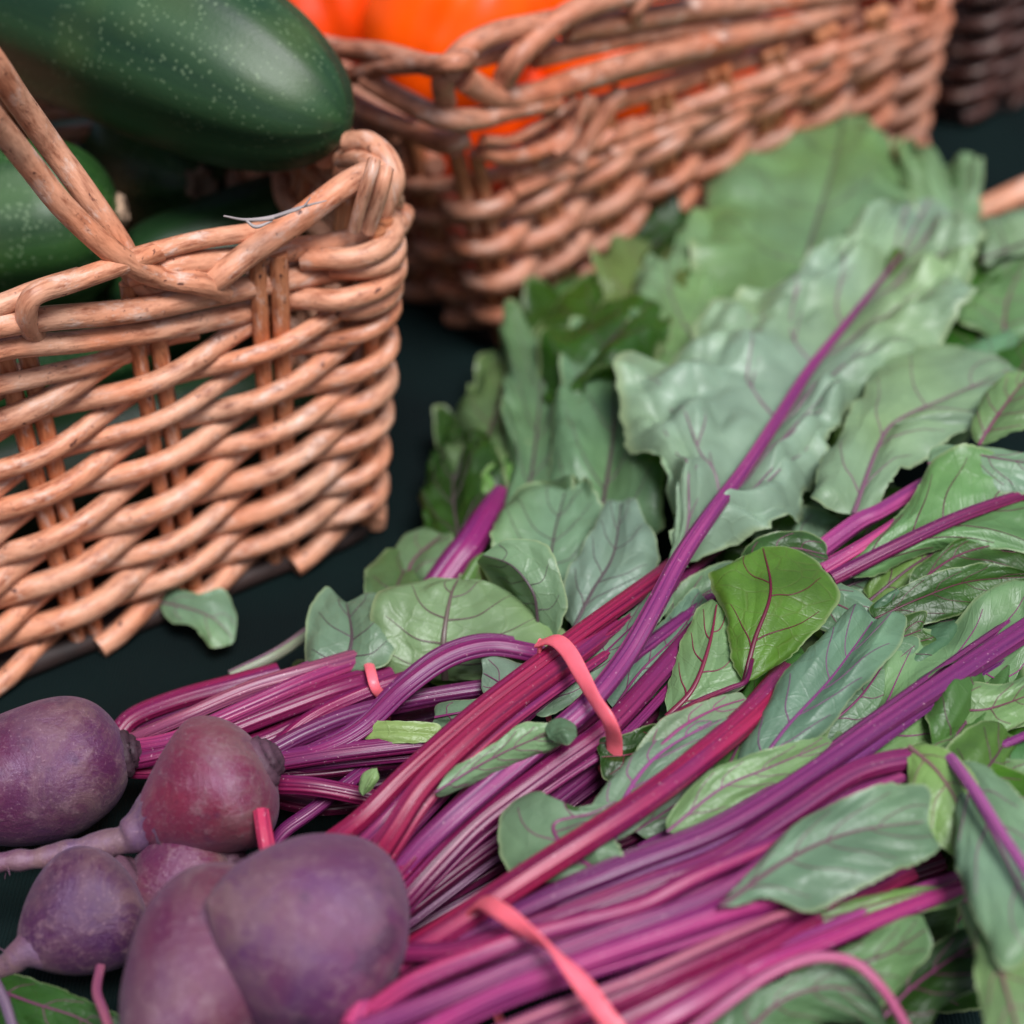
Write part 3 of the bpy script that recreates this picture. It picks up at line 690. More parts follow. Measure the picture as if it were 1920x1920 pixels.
# ===== bunch at the back left
BORG = P(330, 1400, 0)
bA = thing('beetroot_bunch', 'blurred beet bunch nearest the basket, its large root at the left edge', 'beets', BORG, BG)
beetroot(bA, (240, 1412, 3.2), (-190, 1500, 3.0), 136, (.085, .028, .065), 21, None, None, .7)
for pts, w, c in [
    ([(214, 1385, 2.6), (250, 1345, 3), (330, 1312, 3.4), (430, 1285, 3.6), (520, 1262, 3.6)], 44, MG),
    ([(212, 1400, 2.8), (250, 1388, 3.6), (340, 1348, 4.6), (470, 1290, 5), (600, 1252, 5), (690, 1225, 4.6)], 34, PL),
    ([(212, 1405, 3.0), (250, 1402, 3.8), (330, 1385, 4.4), (450, 1332, 4.8), (560, 1283, 5), (660, 1245, 4.6)], 40, PK),
    ([(212, 1415, 2.8), (250, 1424, 3.6), (350, 1398, 4), (480, 1345, 4.4), (620, 1292, 4.6), (730, 1262, 4.2)], 52, MG),
    ([(212, 1420, 2.4), (254, 1440, 3), (350, 1430, 3.2), (500, 1385, 3.6), (610, 1330, 3.8), (720, 1285, 3.8)], 50, MG),
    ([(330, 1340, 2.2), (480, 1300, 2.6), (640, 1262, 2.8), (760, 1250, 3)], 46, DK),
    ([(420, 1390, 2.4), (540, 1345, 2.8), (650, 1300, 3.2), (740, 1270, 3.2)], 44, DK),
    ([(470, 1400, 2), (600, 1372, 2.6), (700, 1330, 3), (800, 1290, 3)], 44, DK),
    ([(775, 1165, 2.8), (850, 1062, 4.0), (885, 1018, 4.4), (912, 968, 4.2), (945, 905, 3.2)], 62, (.28, .02, .15)),
    ([(430, 1265, 3.0), (520, 1225, 3.2), (590, 1180, 3)], 22, (.20, .26, .14)),
]: stem(bA, pts, w, c, ws=[50, 56, 56, 50, 36] if w == 62 else None, mate=w != 62)
band(bA, [(688, 1232, 4.4), (696, 1262, 5.2), (704, 1290, 5.0), (722, 1318, 4.0)], .17, .4)
leaf(bA, [(640, 1262, 4.5), (660, 1200, 5.0), (650, 1130, 5.0)], [(585, 1262, 4.2), (585, 1175, 4.6), (620, 1120, 4.6)], [(730, 1262, 4.5), (745, 1180, 5.2), (720, 1115, 5.2)], G2, True, .10, 3, .3, vein=(.11, .07, .08), vr=.09)
leaf(bA, [(835, 1275, 4.0), (832, 1200, 5.4), (845, 1120, 6.2), (860, 1085, 6.2)], [(745, 1262, 4), (712, 1170, 5.2), (735, 1110, 5.8), (800, 1088, 6.1)], [(930, 1275, 4.2), (1000, 1235, 5), (1035, 1180, 5.6), (960, 1105, 6)], (1.0, 1.08, .72), True, .10, 4, .25, vein=(.17, .12, .10), vr=.13)
leaf(bA, [(700, 1270, 3.0), (640, 1290, 2.6), (540, 1265, 2)], [(690, 1255, 3), (600, 1240, 3), (555, 1240, 2.2)], [(700, 1300, 2.6), (620, 1300, 2.2), (560, 1290, 1.8)], G3, False, .06, 2, .1, vr=0)
leaf(bA, [(900, 1090, 3.4), (860, 1000, 3.0), (850, 900, 2.6), (870, 800, 2.0)], [(820, 1060, 2.6), (790, 960, 2.0), (815, 860, 1.8), (840, 790, 1.6)], [(940, 1040, 3.6), (960, 930, 3.2), (930, 830, 2.8), (900, 780, 2.2)], DG, False, .14, 5, .35, vein=(.11, .07, .08), vr=.08)
leaf(bA, [(790, 1110, 3.0), (770, 1060, 3.4), (830, 1000, 3.2)], [(740, 1090, 2.6), (740, 1045, 3), (790, 1000, 2.8)], [(830, 1090, 3.4), (840, 1050, 3.6), (850, 1010, 3.4)], G3, True, .08, 2, .25, vr=.05)
leaf(bA, [(960, 1060, 3.8), (990, 930, 3.8), (1010, 780, 4.0), (1020, 640, 4.2)], [(905, 1010, 3.4), (950, 880, 3.6), (945, 720, 3.8), (955, 600, 4.0)], [(1060, 1000, 4), (1090, 860, 4.2), (1080, 720, 4.4), (1070, 610, 4.4)], (.62, .78, .55), True, .12, 4, .3, vein=(.11, .07, .08), vr=.08)
leaf(bA, [(1110, 1080, 3.9), (1130, 950, 4.3), (1150, 800, 4.8), (1150, 620, 5.2)], [(1030, 1030, 3.7), (1020, 880, 4.2), (1050, 720, 4.8), (1080, 600, 5.2)], [(1220, 1010, 4.4), (1240, 860, 4.6), (1230, 720, 5), (1200, 600, 5.2)], (.66, .85, .62), True, .12, 4, .25, vein=(.11, .07, .08), vr=.10)
leaf(bA, [(1040, 760, 4.6), (1100, 690, 5.2), (1180, 600, 5.6), (1230, 560, 5.4)], [(1010, 740, 4.2), (1030, 660, 4.6), (1090, 600, 4.8), (1160, 560, 5)], [(1060, 760, 5.2), (1150, 700, 6), (1220, 650, 6), (1260, 600, 5.6)], (.55, .75, .30), False, .12, 3, .35, vein=(.11, .07, .08), vr=.06)
leaf(bA, [(1010, 640, 3.6), (1100, 560, 4.0), (1200, 480, 4.4), (1300, 410, 4.6)], [(980, 600, 3.2), (1090, 520, 3.6), (1180, 450, 4.0), (1260, 400, 4.2)], [(1080, 640, 4), (1180, 580, 4.4), (1270, 520, 4.6), (1320, 450, 4.8)], DG, False, .12, 4, .3, vein=(.11, .07, .08), vr=.06)

# ===== bunch in the middle left: two roots
BORG = P(420, 1560, 0)
bB = thing('beetroot_bunch', 'beet bunch behind the front one, with a scuffed root whose long tail runs left', 'beets', BORG, BG)
beetroot(bB, (500, 1425, 5.2), (235, 1572, 3.6), 134, (.15, .022, .045), 31, [(200, 1582, 3.6), (110, 1602, 3.5), (-30, 1620, 3.4), (-120, 1630, 3.0)], 'scuffed root with a pale grazed shoulder and a cut crown', .75, .75)
beetroot(bB, (250, 1655, 2.6), (35, 1795, 2.2), 122, (.055, .016, .055), 35, [(20, 1808, 2.0), (-20, 1826, 1.8), (-90, 1850, 1.6)], 'dark violet root lying lowest at the left')
beetroot(bB, (420, 1590, 2.8), (235, 1720, 2.0), 100, (.11, .025, .055), 37, None)
for pts, w, c in [
    ([(500, 1430, 4.6), (600, 1410, 5.2), (680, 1370, 5.6), (760, 1295, 6.0), (840, 1238, 6.4), (920, 1215, 6.4), (1000, 1225, 6), (1060, 1240, 5)], 42, (.24, .018, .12)),
    ([(500, 1412, 5), (570, 1375, 5.2), (660, 1340, 5.2), (780, 1312, 5), (920, 1290, 5), (1000, 1280, 5)], 36, VI),
    ([(505, 1432, 4.8), (640, 1412, 5.2), (780, 1395, 5.2), (900, 1380, 4.8)], 44, MG),
    ([(505, 1450, 4.2), (620, 1445, 4.2), (740, 1430, 4.2), (900, 1420, 4)], 32, DK),
    ([(500, 1468, 4.6), (590, 1474, 4.8), (690, 1494, 4.4), (760, 1510, 4)], 38, MG),
    ([(500, 1490, 3), (600, 1510, 3), (720, 1500, 3)], 44, DK),
    ([(500, 1620, 2.6), (530, 1565, 3.4), (590, 1520, 3.8), (680, 1450, 4.2), (760, 1380, 4.0)], 26, VI),
    ([(510, 1400, 3.8), (580, 1345, 4.2), (680, 1300, 4.6), (800, 1262, 4.6)], 34, MG),
    ([(520, 1480, 2.2), (660, 1470, 2.4), (800, 1440, 2.6), (960, 1380, 3)], 50, DK),
    ([(540, 1440, 2.4), (700, 1380, 2.6), (860, 1330, 3), (1000, 1300, 3)], 50, DK),
    ([(512, 1640, 5.6), (502, 1590, 5.9), (494, 1550, 6.2), (488, 1515, 6.4)], 30, (.55, .035, .10)),
]: stem(bB, pts, w, c)
leaf(bB, [(690, 1372, 5.6), (750, 1372, 5.8), (830, 1378, 5.6)], [(695, 1352, 5.8), (750, 1352, 6.0), (820, 1358, 5.8)], [(690, 1390, 5.4), (760, 1394, 5.6), (820, 1392, 5.4)], (1.35, 1.35, .62), True, .10, 3, .9, vr=0, nu=60, nvv=20, rfreq=2)
leaf(bB, [(815, 1345, 5.4), (870, 1335, 5.7), (960, 1320, 5.6)], [(820, 1318, 5.4), (880, 1312, 5.7), (950, 1300, 5.8)], [(815, 1362, 5), (880, 1356, 5.2), (960, 1345, 5)], G2, True, .05, 2, .3, vr=.05, nvv=20)
leaf(bB, [(1010, 1290, 6.0), (960, 1290, 6.2), (905, 1262, 6.0)], [(1040, 1270, 6), (980, 1238, 6.3), (910, 1230, 6.2)], [(1010, 1310, 5.8), (950, 1330, 5.8), (905, 1300, 5.8)], G1, True, .08, 2, .3, vr=.05, nvv=24)
leaf(bB, [(1010, 1170, 6.0), (1000, 1110, 7.2), (960, 1060, 7.8), (905, 1040, 7.6)], [(960, 1110, 5.2), (930, 1080, 6), (900, 1055, 7)], [(1045, 1200, 5.6), (1060, 1110, 7.4), (1030, 1030, 8.4), (960, 1008, 8.4)], (.92, 1.05, .8), True, .07, 3, .15, bulge=-.2, vein=(.11, .07, .08), vr=.06)
leaf(bB, [(1000, 1180, 4.6), (970, 1130, 5.2), (940, 1080, 5.4)], [(940, 1160, 4.6), (905, 1100, 5.2), (900, 1060, 5.4)], [(1050, 1160, 4.8), (1040, 1090, 5.4), (990, 1050, 5.6)], (.30, .42, .14), False, .06, 2, .1, vr=0)
leaf(bB, [(1075, 1180, 5.0), (1110, 1110, 5.6), (1150, 1040, 6.0), (1165, 940, 6.2)], [(1060, 1140, 5), (1070, 1070, 5.6), (1110, 1000, 6), (1135, 945, 6.2)], [(1180, 1130, 5.2), (1230, 1060, 5.6), (1210, 990, 6), (1185, 940, 6.2)], (1.02, 1.05, 1.1), True, .09, 4, .3, vein=(.11, .07, .08), vr=.07)
leaf(bB, [(1040, 1150, 4.4), (1030, 1080, 4.8), (1040, 1000, 5.2), (1060, 920, 5.4)], [(960, 1120, 4.2), (920, 1040, 4.6), (930, 960, 5), (1000, 900, 5.2)], [(1100, 1130, 4.6), (1130, 1040, 5), (1130, 960, 5.4), (1100, 900, 5.6)], (.8, .95, .78), True, .08, 4, .25, vein=(.11, .07, .08), vr=.07)
for cx, cy, cz in [(685, 1470, 5.8)]:
    leaf(bB, [(cx - 5, cy + 22, cz), (cx + 5, cy, cz + .4), (cx + 22, cy - 30, cz + .5)], [(cx - 14, cy + 10, cz), (cx - 6, cy - 20, cz + .3)], [(cx + 12, cy + 10, cz), (cx + 26, cy - 10, cz + .3)], (1.2, 1.3, .8), True, .12, 1, .9, vr=0, nu=40, nvv=14, rfreq=3)

# ===== centre bunch, with the great crinkled leaf
BORG = P(760, 1640, 0)
bC = thing('beetroot_bunch', 'central beet bunch whose long pink midrib runs up into the big crinkled leaf', 'beets', BORG, BG)
beetroot(bC, (480, 1655, 4.6), (262, 2050, 4.0), 160, (.10, .026, .055), 41, None, 'speckled root half hidden behind the front one')
for pts, w, c, w1 in [
    ([(600, 1590, 5.2), (680, 1530, 6.2), (770, 1440, 7.0), (900, 1328, 7.6), (1060, 1212, 7.8), (1160, 1140, 7.4), (1250, 1072, 6.6), (1310, 1020, 5.8), (1370, 960, 5)], 50, CR, 30),
    ([(690, 1630, 5.2), (735, 1560, 6.4), (800, 1465, 7.4), (920, 1352, 8.0), (1060, 1245, 7.8), (1150, 1175, 7.0)], 54, (.40, .02, .08), 40),
    ([(655, 1600, 5.0), (725, 1530, 6.0), (830, 1410, 6.8), (940, 1320, 7.0), (1050, 1240, 7)], 34, PK, 30),
    ([(700, 1640, 4.6), (770, 1555, 5.4), (870, 1450, 6.0), (960, 1370, 6.4), (1075, 1258, 6.8), (1110, 1220, 6.6)], 26, PK, 24),
    ([(735, 1650, 4.8), (800, 1580, 5.6), (880, 1500, 6.0), (940, 1420, 6.0), (1000, 1370, 5.8)], 56, MG, 46),
    ([(690, 1760, 3.2), (760, 1680, 4.6), (890, 1548, 5.8), (1035, 1442, 6.6), (1140, 1366, 7.0), (1230, 1268, 7.0), (1330, 1150, 6.6)], 52, MG, 44),
    ([(690, 1760, 3.2), (770, 1700, 4.0), (900, 1600, 4.6), (1040, 1500, 5.2), (1160, 1400, 5.4), (1260, 1290, 5.4)], 46, DK, 40),
    ([(690, 1760, 3.2), (790, 1700, 3.2), (940, 1610, 3.8), (1100, 1500, 4.2), (1230, 1400, 4.2)], 50, DK, 40),
    ([(650, 1680, 3.6), (800, 1590, 4.0), (960, 1460, 4.6), (1080, 1370, 4.8), (1200, 1260, 4.8)], 50, DK, 40),
    ([(1100, 1300, 5.8), (1190, 1230, 6.4), (1280, 1165, 6.6), (1340, 1120, 6.2)], 44, VI, 34),
    ([(1180, 1300, 5.6), (1260, 1220, 6.0), (1330, 1160, 6)], 40, PK, 34),
    ([(1180, 1420, 4.6), (1230, 1350, 5.0), (1300, 1290, 5.2), (1360, 1210, 5.4)], 40, DK, 34),
]: stem(bC, pts, w, c, w1)
band(bC, [(1012, 1206, 8.2), (1040, 1200, 8.8), (1066, 1222, 9.0), (1092, 1268, 9.0), (1118, 1315, 8.9), (1142, 1352, 8.6), (1152, 1392, 7.4)], .25, .32, tw=[0, .3, 1.0, .9, 1.0, 1.1, 1.0, 1, 1])
# rolled pale leaf strip between the stalks, and its torn scrap
leaf(bC, [(815, 1485, 7.4), (910, 1428, 7.8), (990, 1390, 8.0), (1050, 1372, 7.8)], [(850, 1440, 7.7), (930, 1392, 8.2), (975, 1358, 8.4), (1045, 1362, 8.2)], [(830, 1490, 7.0), (920, 1452, 7.1), (1010, 1412, 7.3), (1055, 1390, 7.4)], (.95, 1.1, .85), True, .05, 5, .15, bulge=.5, vr=.04, nvv=30)
leaf(bC, [(1030, 1385, 8.2), (1055, 1368, 8.6), (1082, 1380, 8.3)], [(1022, 1360, 8.2), (1050, 1345, 8.5), (1078, 1358, 8.4)], [(1045, 1392, 8.0), (1065, 1396, 8.2)], (.50, .62, .55), True, .12, 2, .7, vr=0, nu=40, nvv=20)
leaf(bC, [(1000, 1340, 6.6), (1080, 1275, 7.0), (1180, 1180, 7.2), (1250, 1110, 7.0)], [(970, 1338, 6.4), (1050, 1262, 6.9), (1150, 1170, 7.1), (1225, 1110, 7)], [(1030, 1340, 6.4), (1110, 1285, 6.8), (1200, 1200, 7), (1260, 1130, 6.9)], (.95, 1.05, .95), True, .05, 5, .1, vr=.05, nvv=24)
leaf(bC, [(1150, 1330, 6.0), (1200, 1260, 6.4), (1270, 1190, 6.8), (1320, 1120, 6.8)], [(1140, 1300, 6.2), (1190, 1220, 6.5), (1250, 1150, 6.8), (1300, 1100, 6.8)], [(1190, 1330, 5.8), (1240, 1270, 6.2), (1300, 1210, 6.4), (1340, 1150, 6.6)], (.85, 1, .95), True, .05, 4, .2, vr=.05)
# upper leaf behind (the tall round one)
leaf(bC, [(1470, 690, 5.2), (1490, 560, 5.8), (1530, 420, 6.4), (1565, 300, 6.8), (1580, 215, 6.4)],
     [(1330, 690, 5.4), (1300, 600, 5.6), (1312, 480, 5.8), (1320, 350, 6.0), (1400, 262, 6.2), (1500, 225, 6.2)],
     [(1620, 640, 5.6), (1700, 520, 6.2), (1722, 400, 6.6), (1690, 300, 6.6), (1640, 228, 6.4)], (.80, .98, .66), True, .13, 4, .22, vein=(.12, .09, .09), vr=.10)
leaf(bC, [(1330, 720, 4.8), (1300, 640, 5.2), (1260, 560, 5.6), (1250, 490, 5.6)], [(1240, 700, 4.6), (1195, 620, 5), (1178, 540, 5.2), (1210, 480, 5.4)], [(1400, 650, 5), (1370, 560, 5.2), (1340, 440, 5.4), (1300, 420, 5.6)], (.95, 1.12, .85), True, .10, 3, .2, vein=(.2, .18, .15), vr=.07)
leaf(bC, [(1800, 640, 5.0), (1810, 520, 5.4), (1800, 400, 5.8), (1770, 310, 5.8)], [(1720, 600, 5), (1710, 460, 5.4), (1690, 350, 5.4), (1680, 270, 5.2)], [(1870, 620, 5.2), (1850, 520, 5.6), (1845, 400, 6), (1825, 320, 6)], (.95, 1.1, .80), True, .10, 3, .25, vein=(.2, .18, .15), vr=.06, hole=[(.86, .05, .22)])
# the great leaf
leaf(bC, [(1215, 1160, 7.2), (1275, 1050, 6.9), (1400, 880, 6.8), (1520, 690, 6.6), (1600, 590, 6.6), (1680, 490, 6.9), (1745, 370, 7.2)],
     [(1262, 1035, 6.7), (1245, 950, 6.5), (1195, 840, 6.6), (1160, 705, 6.4), (1270, 690, 6.3), (1330, 600, 6.5), (1460, 530, 6.9), (1590, 440, 7.4), (1680, 380, 7.6)],
     [(1330, 1040, 6.8), (1480, 1000, 6.7), (1530, 890, 6.6), (1620, 770, 6.6), (1720, 690, 6.6), (1800, 600, 6.9), (1830, 480, 7.2), (1790, 400, 7.4)],
     (1.35, 1.36, 1.36), True, .52, 6, .18, bulge=.12, fold=.12, vein=(.30, .15, .22), vr=.18, nu=170, nvv=100)
stem(bC, [(690, 1760, 3.2), (745, 1640, 5.0), (850, 1530, 6.4), (985, 1415, 7.2), (1095, 1325, 7.9), (1170, 1235, 8.3), (1225, 1142, 8.9), (1275, 1052, 9.1), (1335, 965, 9.0), (1400, 878, 8.6), (1460, 785, 8.0), (1520, 690, 7.8), (1600, 590, 7.6), (1690, 480, 7.5)],
     46, (.40, .055, .20), mate=False, ws=[40, 40, 42, 42, 41, 40, 38, 35, 31, 27, 23, 19, 13, 5])
# pale folded leaf at its right
leaf(bC, [(1600, 965, 7.8), (1650, 830, 8.0), (1690, 785, 8.1), (1790, 740, 7.9), (1900, 690, 7.6)], [(1515, 955, 7.6), (1560, 860, 7.7), (1610, 760, 7.7), (1660, 655, 7.7), (1780, 650, 7.6), (1860, 660, 7.5)], [(1640, 960, 7.8), (1690, 900, 7.9), (1760, 840, 8.0), (1850, 800, 8.0), (1930, 730, 7.8)], (1.15, 1.2, 1.0), True, .05, 4, .12, vein=(.26, .12, .18), vr=.10)
leaf(bC, [(1690, 800, 8.3), (1760, 790, 8.5), (1840, 790, 8.4)], [(1680, 792, 8.5), (1760, 775, 8.8), (1830, 776, 8.7)], [(1690, 806, 8.2), (1760, 806, 8.2), (1840, 800, 8.2)], G1, True, .02, 2, .05, vr=0, nvv=20)
leaf(bC, [(1880, 640, 6.0), (1890, 560, 6.4), (1930, 480, 6.6)], [(1790, 640, 6), (1800, 560, 6.2), (1850, 500, 6.4)], [(1960, 620, 6.2), (1980, 560, 6.4), (1980, 500, 6.6)], (.75, .95, .6), True, .10, 3, .2, vr=.05)
leaf(bC, [(1840, 490, 6.6), (1900, 465, 6.9), (1990, 430, 7.0)], [(1840, 420, 6.4), (1880, 408, 6.8), (1960, 390, 7)], [(1850, 500, 6.6), (1910, 480, 6.8), (1990, 460, 7)], (1.0, 1.05, .95), True, .06, 2, .1, vein=VD, vr=.1)
leaf(bC, [(1880, 760, 6.6), (1910, 700, 6.8), (1950, 640, 6.8)], [(1850, 700, 6.6), (1870, 660, 6.8), (1910, 640, 6.8)], [(1960, 760, 6.6), (1980, 700, 6.8)], (.8, 1.1, .45), False, .10, 2, .2, vr=.04)

# ===== front bunch
BORG = P(760, 1840, 0)
bD = thing('beetroot_bunch', 'front beet bunch with the biggest smooth root and a twisted pink band over its stalks', 'beets', BORG, BG)
beetroot(bD, (728, 1790, 4.2), (390, 1690, 7.0), 198, (.10, .038, .095), 51, None, 'large smooth violet root at the very front')
for pts, w, c, w1 in [
    ([(740, 1800, 5.8), (830, 1745, 6.6), (1000, 1635, 7.6), (1200, 1505, 8.2), (1350, 1388, 8.0), (1420, 1325, 7.6), (1475, 1262, 6.8)], 54, (.38, .014, .075), 50),
    ([(780, 1800, 5.8), (900, 1745, 6.6), (1050, 1675, 7.4), (1180, 1622, 7.8), (1350, 1556, 8.0), (1500, 1465, 8.2), (1700, 1328, 8.4), (1930, 1176, 8.4)], 40, (.23, .026, .12), 44),
    ([(1040, 1700, 7.0), (1200, 1640, 7.5), (1380, 1570, 7.8), (1520, 1485, 8.0), (1640, 1400, 8.1), (1760, 1312, 8.1), (1940, 1196, 7.9)], 26, (.17,.03,.15), 16),
    ([(745, 1790, 6.2), (850, 1785, 6.8), (960, 1752, 7.4), (1100, 1700, 7.8), (1200, 1662, 8.0), (1340, 1610, 8.2), (1470, 1530, 8.4), (1600, 1450, 8.6), (1715, 1425, 8.4), (1760, 1450, 7.6)], 44, (.32, .018, .10), 50),
    ([(700, 1890, 6.6), (780, 1835, 7.4), (900, 1785, 8.0), (980, 1755, 8.2), (1090, 1725, 8.2), (1200, 1695, 8.2), (1300, 1645, 8.4), (1430, 1590, 8.4), (1560, 1535, 8.4), (1680, 1480, 8.2)], 50, (.40, .03, .12), 26),
    ([(660, 1935, 6.6), (800, 1880, 7.4), (960, 1815, 8.0), (1130, 1750, 8.4), (1290, 1695, 8.5), (1400, 1640, 8.6), (1500, 1560, 8.7), (1590, 1500, 8.7), (1690, 1460, 8.4)], 50, PK, 22),
    ([(740, 1960, 6.4), (920, 1870, 7.4), (1080, 1810, 8.0), (1240, 1752, 8.2), (1380, 1700, 8.2), (1490, 1668, 8.0), (1560, 1650, 7.4)], 58, (.46, .035, .19), 50),
    ([(880, 1960, 7.0), (1040, 1890, 7.6), (1180, 1838, 8.0), (1320, 1775, 8.2), (1450, 1720, 8.0), (1540, 1690, 7.6)], 26, PL, 22),
    ([(900, 1975, 6.4), (1060, 1910, 7.0), (1200, 1850, 7.4), (1340, 1790, 7.4), (1480, 1730, 7.0), (1620, 1660, 6)], 50, (.26, .016, .09), 48),
    ([(1000, 2000, 6.4), (1150, 1925, 7.0), (1300, 1850, 7.4), (1420, 1790, 7.2), (1540, 1720, 6.6), (1700, 1640, 5.6)], 60, (.30, .018, .09), 50),
    ([(1100, 1990, 6.6), (1260, 1905, 7.4), (1380, 1835, 7.6), (1395, 1826, 7.6)], 50, (.42, .04, .18), 46),
    ([(1390, 1832, 7.4), (1450, 1800, 7.6), (1600, 1740, 7.4), (1720, 1695, 7.2), (1830, 1660, 6.6)], 46, (.44, .04, .18), 30),
    ([(1250, 1970, 7.0), (1370, 1880, 7.8), (1450, 1828, 8.2), (1530, 1800, 8.4), (1600, 1808, 8.2), (1650, 1850, 7.8), (1690, 1910, 7), (1730, 1990, 6)], 24, (.5, .12, .26), 22),
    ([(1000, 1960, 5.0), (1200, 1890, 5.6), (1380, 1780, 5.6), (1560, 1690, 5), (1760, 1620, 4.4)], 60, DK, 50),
    ([(800, 1900, 5.2), (1000, 1830, 6.0), (1200, 1760, 6.6), (1400, 1680, 6.6), (1600, 1600, 6)], 60, (.30, .02, .10), 50),
    ([(800, 1850, 5.0), (960, 1790, 5.8), (1150, 1700, 6.4), (1350, 1620, 6.6), (1560, 1540, 6.4), (1700, 1490, 6)], 56, (.24, .02, .09), 50),
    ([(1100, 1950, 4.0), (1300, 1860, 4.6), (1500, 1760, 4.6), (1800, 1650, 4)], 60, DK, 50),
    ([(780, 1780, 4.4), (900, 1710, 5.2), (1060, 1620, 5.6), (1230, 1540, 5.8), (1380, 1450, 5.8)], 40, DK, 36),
    ([(1200, 1600, 6.2), (1330, 1530, 6.6), (1440, 1470, 6.8), (1560, 1400, 6.6), (1700, 1320, 6)], 30, (.2, .03, .14), 26),
    ([(1450, 1470, 6.6), (1620, 1400, 6.8), (1800, 1390, 7.2), (1960, 1300, 7)], 26, (.2, .02, .13), 24),
    ([(1800, 1440, 7.6), (1870, 1405, 7.8), (1960, 1365, 7.8)], 18, (.3, .04, .2), 16),
    ([(780, 1765, 5.4), (830, 1770, 6), (900, 1772, 6.6)], 30, (.62, .10, .24), 22),
    ([(740, 1810, 6.0), (700, 1860, 6.6), (660, 1930, 6.6)], 40, (.62, .07, .20), 44),
]: stem(bD, pts, w, c, w1, mate=w != 54)
band(bD, [(884, 1706, 7.2), (905, 1692, 8.0), (935, 1706, 8.8), (985, 1742, 9.1), (1030, 1776, 9.3), (1070, 1818, 9.4), (1100, 1856, 9.4), (1130, 1898, 9.3), (1165, 1950, 8.8)], .24, .36, tw=[0, .3, 1.6, 3.3, 3.9, 5.6, 6.6, 6.8, 6.8, 6.8, 6.8])
# leaves above and right of the front bunch
leaf(bD, [(1395, 1280, 7.6), (1415, 1200, 8.4), (1445, 1110, 9.0), (1430, 1025, 8.8)], [(1378, 1215, 8.2), (1352, 1130, 8.8), (1328, 1065, 9.0), (1372, 1040, 9.0)], [(1450, 1262, 7.8), (1520, 1200, 8.2), (1578, 1115, 8.6), (1555, 1068, 8.8), (1500, 1035, 8.8)], (2.1, 1.95, .95), False, .05, 2, .16, bulge=.25, vein=(.16, .01, .035), vr=.085, label='bright green translucent folded leaf')
leaf(bD, [(1250, 1345, 6.6), (1300, 1290, 7.2), (1330, 1210, 7.8), (1345, 1130, 8.2)], [(1248, 1300, 6.8), (1262, 1230, 7.3), (1300, 1165, 7.8), (1330, 1125, 8)], [(1300, 1330, 6.8), (1390, 1278, 7.5), (1385, 1210, 7.9), (1365, 1140, 8.2)], (.85, 1.02, .62), True, .06, 3, .1, vein=(.24, .02, .06), vr=.10)
stem(bD, [(1240, 1355, 6.6), (1310, 1315, 7.4), (1370, 1290, 7.7), (1400, 1276, 7.9), (1412, 1235, 8.7)], 14, (.30, .012, .05), 10)
leaf(bD, [(1400, 1080, 7.6), (1470, 1030, 8.2), (1550, 1040, 8.2)], [(1390, 1040, 7.8), (1430, 1008, 8.2), (1500, 1000, 8.4), (1545, 1020, 8.3)], [(1440, 1080, 7.4), (1520, 1070, 7.8), (1560, 1060, 8)], G2, False, .08, 3, .3, vr=.05)
leaf(bD, [(1230, 1400, 6.4), (1180, 1415, 6.8), (1125, 1420, 6.8)], [(1225, 1360, 6.8), (1170, 1385, 7.0), (1120, 1395, 6.8)], [(1240, 1430, 6.0), (1190, 1465, 6.2), (1135, 1460, 6.4)], (.55, .7, .35), False, .06, 2, .5, vein=(.25, .02, .06), vr=.05, nvv=24)
leaf(bD, [(1200, 1330, 5.4), (1230, 1270, 6), (1270, 1210, 6.4)], [(1170, 1310, 5.4), (1200, 1250, 6), (1250, 1210, 6.4)], [(1250, 1350, 5.6), (1280, 1280, 6.2), (1290, 1220, 6.6)], (.6, .75, .45), True, .06, 3, .4, vr=.05, nvv=24)
# grey green leaf left of the crimson stalk
leaf(bD, [(1130, 1640, 7.0), (1060, 1590, 7.2), (1040, 1545, 7.4), (1110, 1525, 7.6), (1160, 1500, 7.8)], [(1010, 1660, 6.6), (955, 1640, 6.8), (945, 1530, 7.0), (1000, 1482, 7.4), (1070, 1515, 7.6)], [(1160, 1610, 7.2), (1150, 1570, 7.4), (1170, 1540, 7.6)], (.82, .92, .80), True, .04, 3, .12, vein=(.28, .05, .16), vr=.08)
leaf(bD, [(1150, 1580, 7.2), (1170, 1500, 7.6), (1230, 1420, 8.0), (1340, 1350, 8.2)], [(1100, 1560, 7.0), (1120, 1500, 7.4), (1180, 1420, 7.8), (1280, 1355, 8)], [(1220, 1530, 7.2), (1260, 1460, 7.6), (1320, 1400, 7.9), (1380, 1350, 8)], (.85, .92, .82), True, .04, 4, .1, vein=(.36, .06, .26), vr=.09)
leaf(bD, [(1200, 1440, 7.8), (1270, 1370, 8.2), (1340, 1330, 8.2), (1400, 1310, 8.0)], [(1190, 1420, 7.8), (1240, 1350, 8.3), (1310, 1318, 8.4), (1380, 1300, 8.2)], [(1230, 1440, 7.6), (1300, 1400, 7.8), (1370, 1350, 7.9)], (1.0, 1.0, .8), True, .05, 3, .3, vein=(.36, .06, .20), vr=.08)
